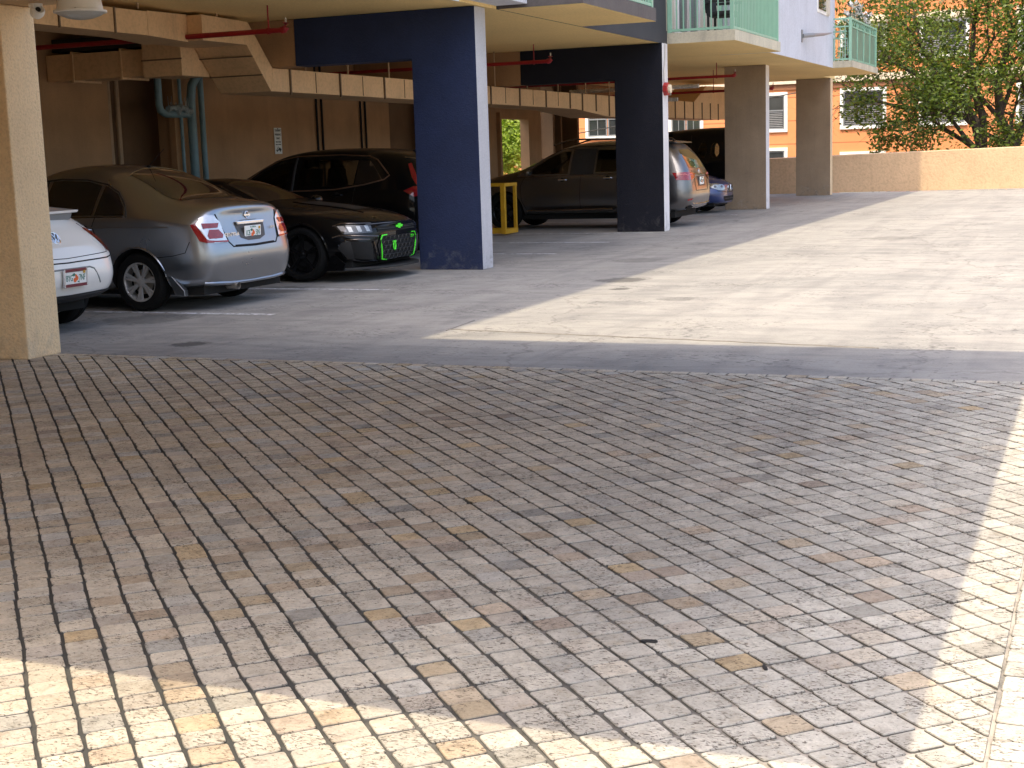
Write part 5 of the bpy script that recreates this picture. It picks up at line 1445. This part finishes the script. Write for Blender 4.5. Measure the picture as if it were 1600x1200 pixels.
for sg in (1, -1):
    az = 180 - 70 * sg; t = R(az); h = Vector((-math.sin(t), math.cos(t), 0)); P.piv = Vector((.26, .72 * sg, 0)); sgn = 1 if h.x > 0 else -1
    tl = P.panel('tail_light', [(a * sgn, z) for (a, z) in [(.14, 1.42), (.09, 1.43), (-.02, 1.18), (-.04, 1.06), (.02, 1.12), (.08, 1.22)]], az, M['red_lens'], .010, thick=.02)
    P.panel('lens', [(a * sgn, z) for (a, z) in [(.20, 1.02), (.05, 1.08), (-.06, 1.08), (-.18, 1.03), (-.18, .96), (.05, .93)]], az, M['red_lens'], .012, tl)
    P.strip('spoiler_wing', [(a * sgn, z) for (a, z) in [(.20, 1.52), (.05, 1.50), (-.04, 1.44)]], az, M['dkchrome'], .02)
P.piv = Vector((0, 0, 0))
fn = sub(MB().prism([(-.11, 0), (.08, 0), (-.05, .065), (-.09, .065)], -.02, .02), 'roof_fin', M['black_pl'], P.root, bevel=.006); fn.location = (.62, 0, P.hit(.62, 0, 0, 0, True)[0].z - .005)
mirror_part(P, 3.35, .92, 1.10, M['p_black2'])
handle(P, 1.55, .98, 1, M['p_black2']); handle(P, 2.55, .96, 1, M['p_black2'])
P.strip('door_gap', [(1.25, 1.1), (1.3, .8), (1.42, .55)], 90, M['dark_void'], .005, both=True)
P.strip('door_gap', [(2.38, 1.05), (2.38, .4)], 90, M['dark_void'], .005, both=True)
P.strip('sill_trim', [(1.5, .36), (3.2, .36)], 90, M['dkchrome'], .012)

# ---- dark grey utility vehicle, tail past the blackish column ---------------------
M['p_grey'] = car_paint('graphite_paint', (.17, .17, .175), metal=1.0, rough=.28)
secs = [
 (0.03, .40, .45, .66, .54, .96, .54, 1.12, .50, 1.15, (.05, 0, .05, .09, .09)),
 (0.07, .38, .66, .66, .78, .98, .76, 1.18, .64, 1.21, (.04, 0, .04, .10, .10)),
 (0.16, .36, .80, .66, .92, 1.0, .88, 1.34, .68, 1.38, (.03, 0, .02, .10, .10)),
 (0.34, .32, .86, .68, .955, 1.04, .915, 1.56, .66, 1.61, (0, 0, 0, .10, .12)),
 (0.58, .30, .88, .69, .97, 1.05, .93, 1.67, .65, 1.725, (0, 0, 0, .02, .02)),
 (0.85, .28, .88, .70, .975, 1.06, .93, 1.66, .64, 1.715),
 (1.40, .27, .88, .70, .975, 1.06, .93, 1.70, .65, 1.755),
 (2.10, .27, .88, .70, .97, 1.05, .93, 1.71, .65, 1.77),
 (2.75, .27, .88, .70, .97, 1.04, .93, 1.66, .65, 1.72),
 (3.25, .27, .88, .70, .97, 1.03, .925, 1.42, .66, 1.48),
 (3.75, .27, .88, .70, .965, 1.02, .91, 1.17, .74, 1.22),
 (4.20, .28, .88, .68, .955, .99, .89, 1.10, .72, 1.15),
 (4.65, .30, .82, .64, .88, .90, .80, 1.00, .62, 1.04),
 (4.90, .32, .56, .60, .60, .80, .56, .88, .46, .91),
]
gl_ = Car('utility_vehicle', 'graphite grey utility vehicle with red tail light sticking out past the blackish column', (-7.50, 28.42, 0), R(180), M['p_grey'], secs)
t1 = [(1.98, 1.16), (1.96, 1.56), (1.62, 1.55), (1.56, 1.50), (1.60, 1.16)]
gl_.cut([arch_poly(1.03, .37, .43, .66, 1.4), arch_poly(1.03, .37, .43, -1.4, -.66), arch_poly(4.02, .37, .43, .66, 1.4), arch_poly(4.02, .37, .43, -1.4, -.66), CAV([(.55, .75), (.72, 1.42), (1.0, 1.58), (1.5, 1.64), (2.2, 1.64), (2.75, 1.58), (3.2, 1.38), (3.55, 1.18), (3.55, .75)], .62),
         tunnel([(2.02, 1.14), (2.0, 1.58), (1.30, 1.57), (1.10, 1.45), (1.16, 1.14)]), tunnel([(2.62, 1.12), (2.60, 1.57), (2.8, 1.55), (3.1, 1.43), (3.42, 1.22), (3.45, 1.12)])])
P = gl_
for x in (1.03, 4.02):
    for y in (.83, -.83): wheel(P, x, y, .375, .255, .25, M['rim_black'], 5, 'v')
P.panel('window', [(2.62, 1.12), (2.60, 1.57), (2.8, 1.55), (3.1, 1.43), (3.42, 1.22), (3.45, 1.12)], 90, M['pane'], .002, both=True)
P.panel('window', [(2.02, 1.14), (2.0, 1.58), (1.30, 1.57), (1.10, 1.45), (1.16, 1.14)], 90, M['pane'], .002, both=True)
P.panel('window', [(.62, 1.22), (.95, 1.48), (1.05, 1.52), (1.10, 1.14), (.70, 1.15)], 90, M['tintglass'], .003, both=True)
P.panel('window_surround', [(2.06, 1.10), (2.04, 1.61), (2.55, 1.61), (2.57, 1.09)], 90, M['black_pl'], .002, both=True)
P.strip('window_trim', [(3.72, 1.09), (3.2, 1.44), (2.85, 1.60), (2.45, 1.655), (1.7, 1.66), (1.25, 1.64), (.98, 1.55), (.70, 1.36)], 90, M['dkchrome'], .012, both=True)
P.strip('window_trim', [(.60, 1.12), (2.0, 1.095), (3.74, 1.07)], 90, M['dkchrome'], .010, both=True)
P.panel('windscreen', [(3.0, -.55), (2.95, 0), (3.0, .55), (3.62, .66), (3.72, 0), (3.62, -.66)], 0, M['tintglass'], .004, top=True)
suv_interior(P, [(2.75, .42), (2.75, -.42), (1.75, .42), (1.75, -.42)], .66)
mirror_part(P, 3.42, .95, 1.16, M['p_grey'])
handle(P, 2.72, 1.0, 1, M['chrome']); handle(P, 1.75, 1.02, 1, M['chrome'])
P.strip('door_gap', [(1.28, 1.1), (1.32, .85), (1.48, .62), (1.56, .42), (2.2, .38), (3.5, .38), (3.62, .6), (3.64, .9), (3.55, 1.08)], 90, M['dark_void'], .005, both=True)
P.strip('door_gap', [(2.32, 1.09), (2.34, .7), (2.34, .40)], 90, M['dark_void'], .005, both=True)
sub(MB().tube([(1.62, 1.03, .40), (3.45, 1.03, .38)], .03, 8).box(1.62, 3.45, .86, 1.02, .375, .40), 'running_board', M['chrome' if False else 'dkchrome'], P.root, smooth=False)
for sg in (1, -1):
    sub(MB().tube([(.75, .62 * sg, 1.70), (.85, .62 * sg, 1.775), (2.6, .62 * sg, 1.805), (3.0, .62 * sg, 1.70)], .018, 8), 'roof_rail', M['dkchrome'], P.root, smooth=True)
# rear end
P.panel('rear_window', [(-.58, 1.17), (-.54, 1.46), (-.45, 1.53), (.45, 1.53), (.54, 1.46), (.58, 1.17)], 180, M['tintglass'], .004)
sub(MB().prism([(.40, 1.665), (.42, 1.69), (.95, 1.745), (.90, 1.66)], -.58, .58), 'spoiler', M['p_grey'], P.root, bevel=.015)
for sg in (1, -1):
    az = 180 - 42 * sg; t = R(az); h = Vector((-math.sin(t), math.cos(t), 0)); P.piv = Vector((.20, .74 * sg, 0)); sgn = 1 if h.x > 0 else -1
    tl = P.panel('tail_light', [(a * sgn, z) for (a, z) in [(.26, 1.08), (-.10, 1.09), (-.36, 1.05), (-.28, .98), (-.14, .93), (.22, .94)]], az, M['red_lens'], .010, thick=.02)
    P.strip('lens', [(a * sgn, z) for (a, z) in [(-.22, 1.03), (-.1, 1.05), (-.03, 1.02), (.05, 1.05), (.16, 1.03)]], az, plain('lamp_guide', (.75, .25, .25), .3), .008, .012, tl)
    P.panel('exhaust_trim', smooth_poly([(a * sgn, z) for (a, z) in [(.02, .43), (-.24, .45), (-.20, .36), (.0, .35)]], 2), az, M['chrome'], .008)
    P.panel('exhaust_opening', smooth_poly([(a * sgn, z) for (a, z) in [(-.01, .42), (-.20, .435), (-.17, .37), (.0, .36)]], 2), az, M['dark_void'], .014)
    P.panel('reflector', [(a * sgn, z) for (a, z) in [(.02, .56), (-.16, .58), (-.13, .54), (.02, .53)]], az, M['red_lens'], .008)
P.piv = Vector((0, 0, 0))
P.panel('plate_recess', [(-.28, 1.0), (.28, 1.0), (.25, .80), (-.25, .80)], 180, plain('grey_recess', (.05, .048, .045), .4, metal=.5), .004)
plate(P, 0, .905, 180, 'N8BA2R', off=.022)
P.strip('boot_handle', [(-.34, 1.02), (.34, 1.02)], 180, M['chrome'], .012, off=.006)
P.strip('boot_gap', [(-.52, 1.12), (-.46, .95), (-.44, .72), (.44, .72), (.46, .95), (.52, 1.12)], 180, M['dark_void'], .006)
P.strip('bumper_trim', [(-.62, .47), (-.3, .45), (.3, .45), (.62, .47)], 180, M['chrome'], .014, off=.006)
pt, nn = P.hit(0, 1.12, 180)
o = MB().tube([(0, .045 * math.cos(a), .045 * math.sin(a)) for a in [2 * math.pi * i / 24 for i in range(24)]], .005, 6, closed=True)
for a in (90, 210, 330): o.bar((0, 0, 0), (0, .044 * math.cos(R(a)), .044 * math.sin(R(a))), .008, .008)
o = o.build('emblem', M['chrome'], P.root); o.location = (pt.x - .012, 0, 1.09)

# ---- blue saloon nose behind it ----------------------------------------------------
M['p_blue'] = car_paint('deep_blue_paint', (.010, .030, .14), metal=.35, rough=.28)
L_ = 4.45
secs = [
 (0.03, .36, .42, .58, .48, .84, .48, .96, .44, .98), (0.15, .30, .68, .58, .78, .88, .74, 1.02, .58, 1.05),
 (0.55, .22, .78, .58, .865, .92, .82, 1.07, .60, 1.10), (0.95, .20, .80, .58, .87, .94, .83, 1.24, .55, 1.28), (1.45, .20, .80, .58, .87, .94, .83, 1.36, .54, 1.40),
 (2.05, .20, .80, .58, .87, .93, .83, 1.36, .54, 1.41), (2.55, .20, .80, .58, .87, .92, .83, 1.22, .56, 1.27), (3.0, .20, .80, .58, .87, .90, .82, 1.0, .62, 1.05),
 (3.45, .20, .80, .56, .865, .85, .79, .93, .60, .97), (3.95, .20, .79, .54, .84, .77, .74, .84, .54, .885), (4.28, .22, .70, .50, .75, .66, .66, .73, .46, .775), (4.43, .24, .45, .46, .48, .58, .42, .64, .34, .67)]
bl_ = Car('saloon', 'deep blue saloon nosing out between the graphite vehicle and the third column', (-8.36 - L_, 34.15, 0), 0, M['p_blue'], secs)
bl_.cut([arch_poly(3.62, .31, .36, .55, 1.2), arch_poly(3.62, .31, .36, -1.2, -.55), arch_poly(.95, .31, .36, .55, 1.2), arch_poly(.95, .31, .36, -1.2, -.55)])
P = bl_
for x in (.95, 3.62):
    for y in (.74, -.74): wheel(P, x, y, .315, .215, .215, M['rim_silver'], 5, 'v')
P.panel('windscreen', [(2.25, -.45), (2.22, 0), (2.25, .45), (2.8, .55), (2.92, 0), (2.8, -.55)], 0, M['tintglass'], .004, top=True)
P.panel('window', [(1.0, .98), (1.35, 1.22), (1.7, 1.30), (2.1, 1.30), (2.4, 1.22), (2.85, .99)], 90, M['tintglass'], .004, both=True)
for sg in (1, -1):
    g = P.panel('grille', smooth_poly([(.03 * sg, .50), (.03 * sg, .65), (.15 * sg, .665), (.19 * sg, .60), (.16 * sg, .51)], 1), 0, M['dark_void'], .010)
    P.strip('grille_surround', smooth_poly([(.03 * sg, .50), (.03 * sg, .65), (.15 * sg, .665), (.19 * sg, .60), (.16 * sg, .51)], 1), 0, M['chrome'], .010, closed=True, off=.006, parent=g)
    az = 38 * sg; P.piv = Vector((4.22, .56 * sg, 0)); 
    hl = P.panel('headlight', smooth_poly([(a * sg, z) for (a, z) in [(-.26, .55), (-.22, .66), (.0, .70), (.24, .72), (.20, .62), (.0, .54)]], 1), az, M['head_lens'], .010, thick=.02)
    for a0 in (-.12, .08):
        P.panel('reflector', smooth_poly([(a0 * sg + .03 * math.cos(u), .63 + .028 * math.sin(u)) for u in [6.283 * i / 10 for i in range(10)]], 0), az, M['head_dark'], .014, hl)
P.piv = Vector((0, 0, 0))
P.panel('lower_grille', [(-.48, .40), (.48, .40), (.42, .28), (-.42, .28)], 0, M['dark_void'], .008)
P.strip('lower_grille_bar', [(-.45, .34), (.45, .34)], 0, M['black_pl'], .012, off=.006)
P.strip('bumper_gap', [(-.66, .53), (-.2, .49), (.2, .49), (.66, .53)], 0, M['dkchrome'], .008)
pt, nn = P.hit(0, .70, 0)
sub(MB().lathe([(.036, 0), (.036, .008), (0, .008)], axis='x', n=20), 'emblem', M['chrome'], P.root).location = (pt.x, 0, .715)
mirror_part(P, 2.75, -.82, .98, M['p_blue'])

M['pane_dk'] = glass_tint('van_side_glass', (.30, .36, .36))
# ---- black van at the far end -------------------------------------------------------
secs = [
 (0.03, .42, .50, .80, .60, 1.2, .58, 1.80, .50, 1.86), (0.20, .36, .80, .80, .90, 1.2, .88, 1.98, .74, 2.04),
 (0.8, .30, .88, .80, .985, 1.2, .96, 2.02, .78, 2.10), (2.0, .30, .88, .80, .985, 1.2, .96, 2.0, .78, 2.08), (3.2, .30, .88, .80, .985, 1.2, .96, 1.90, .76, 1.97), (3.9, .30, .88, .80, .985, 1.16, .95, 1.70, .74, 1.76),
 (4.4, .30, .88, .78, .97, 1.10, .92, 1.28, .76, 1.34), (4.9, .32, .84, .72, .90, 1.0, .84, 1.08, .66, 1.12), (5.15, .36, .60, .66, .62, .86, .58, .94, .46, .96)]
vn = Car('van', 'tall black van in shadow behind the blue saloon, small windows showing daylight', (-8.52, 38.4, 0), R(180), M['p_black2'], secs)
vw = [[(.98, 1.30), (.98, 1.66), (1.20, 1.68), (1.24, 1.30)], [(1.32, 1.30), (1.30, 1.68), (1.52, 1.68), (1.56, 1.30)], [(1.95, 1.28), (1.95, 1.66), (2.08, 1.66), (2.12, 1.28)], [(2.62, 1.42), (2.60, 1.66), (3.10, 1.64), (3.22, 1.42)]]
vn.cut([arch_poly(1.0, .36, .42, .66, 1.4), arch_poly(1.0, .36, .42, -1.4, -.66), arch_poly(4.2, .36, .42, .66, 1.4), arch_poly(4.2, .36, .42, -1.4, -.66), CAV([(.4, .8), (.5, 1.85), (3.2, 1.85), (3.9, 1.6), (4.2, 1.3), (4.2, .8)], .72)] + [tunnel(smooth_poly(p, 1)) for p in vw])
P = vn
for x in (1.0, 4.2):
    for y in (.83, -.83): wheel(P, x, y, .365, .235, .23, M['rim_black'], 5, 'v')
for p in vw: P.panel('window', smooth_poly(p, 1), 90, M['pane_dk'], .002, both=True)
P.strip('body_crease', [(.3, 1.18), (4.2, 1.10)], 90, M['p_black2'], .012)
P.strip('door_gap', [(1.75, 1.9), (1.75, .4)], 90, M['dark_void'], .006); P.strip('door_gap', [(2.9, 1.8), (2.9, .4)], 90, M['dark_void'], .006)
handle(P, 2.75, 1.05, 1, M['dkchrome'])
mirror_part(P, 3.9, .98, 1.25, M['p_black2'])

underbody(cs_, .25, 4.3); underbody(wh, .5, 4.0); underbody(cam_, .4, 4.5, .78, .13, .25); underbody(cr, .4, 4.4, .74, .20, .36); underbody(gl_, .4, 4.6, .78, .20, .38); underbody(bl_, .3, 4.2, .66); underbody(vn, .4, 4.8, .78, .2, .4)
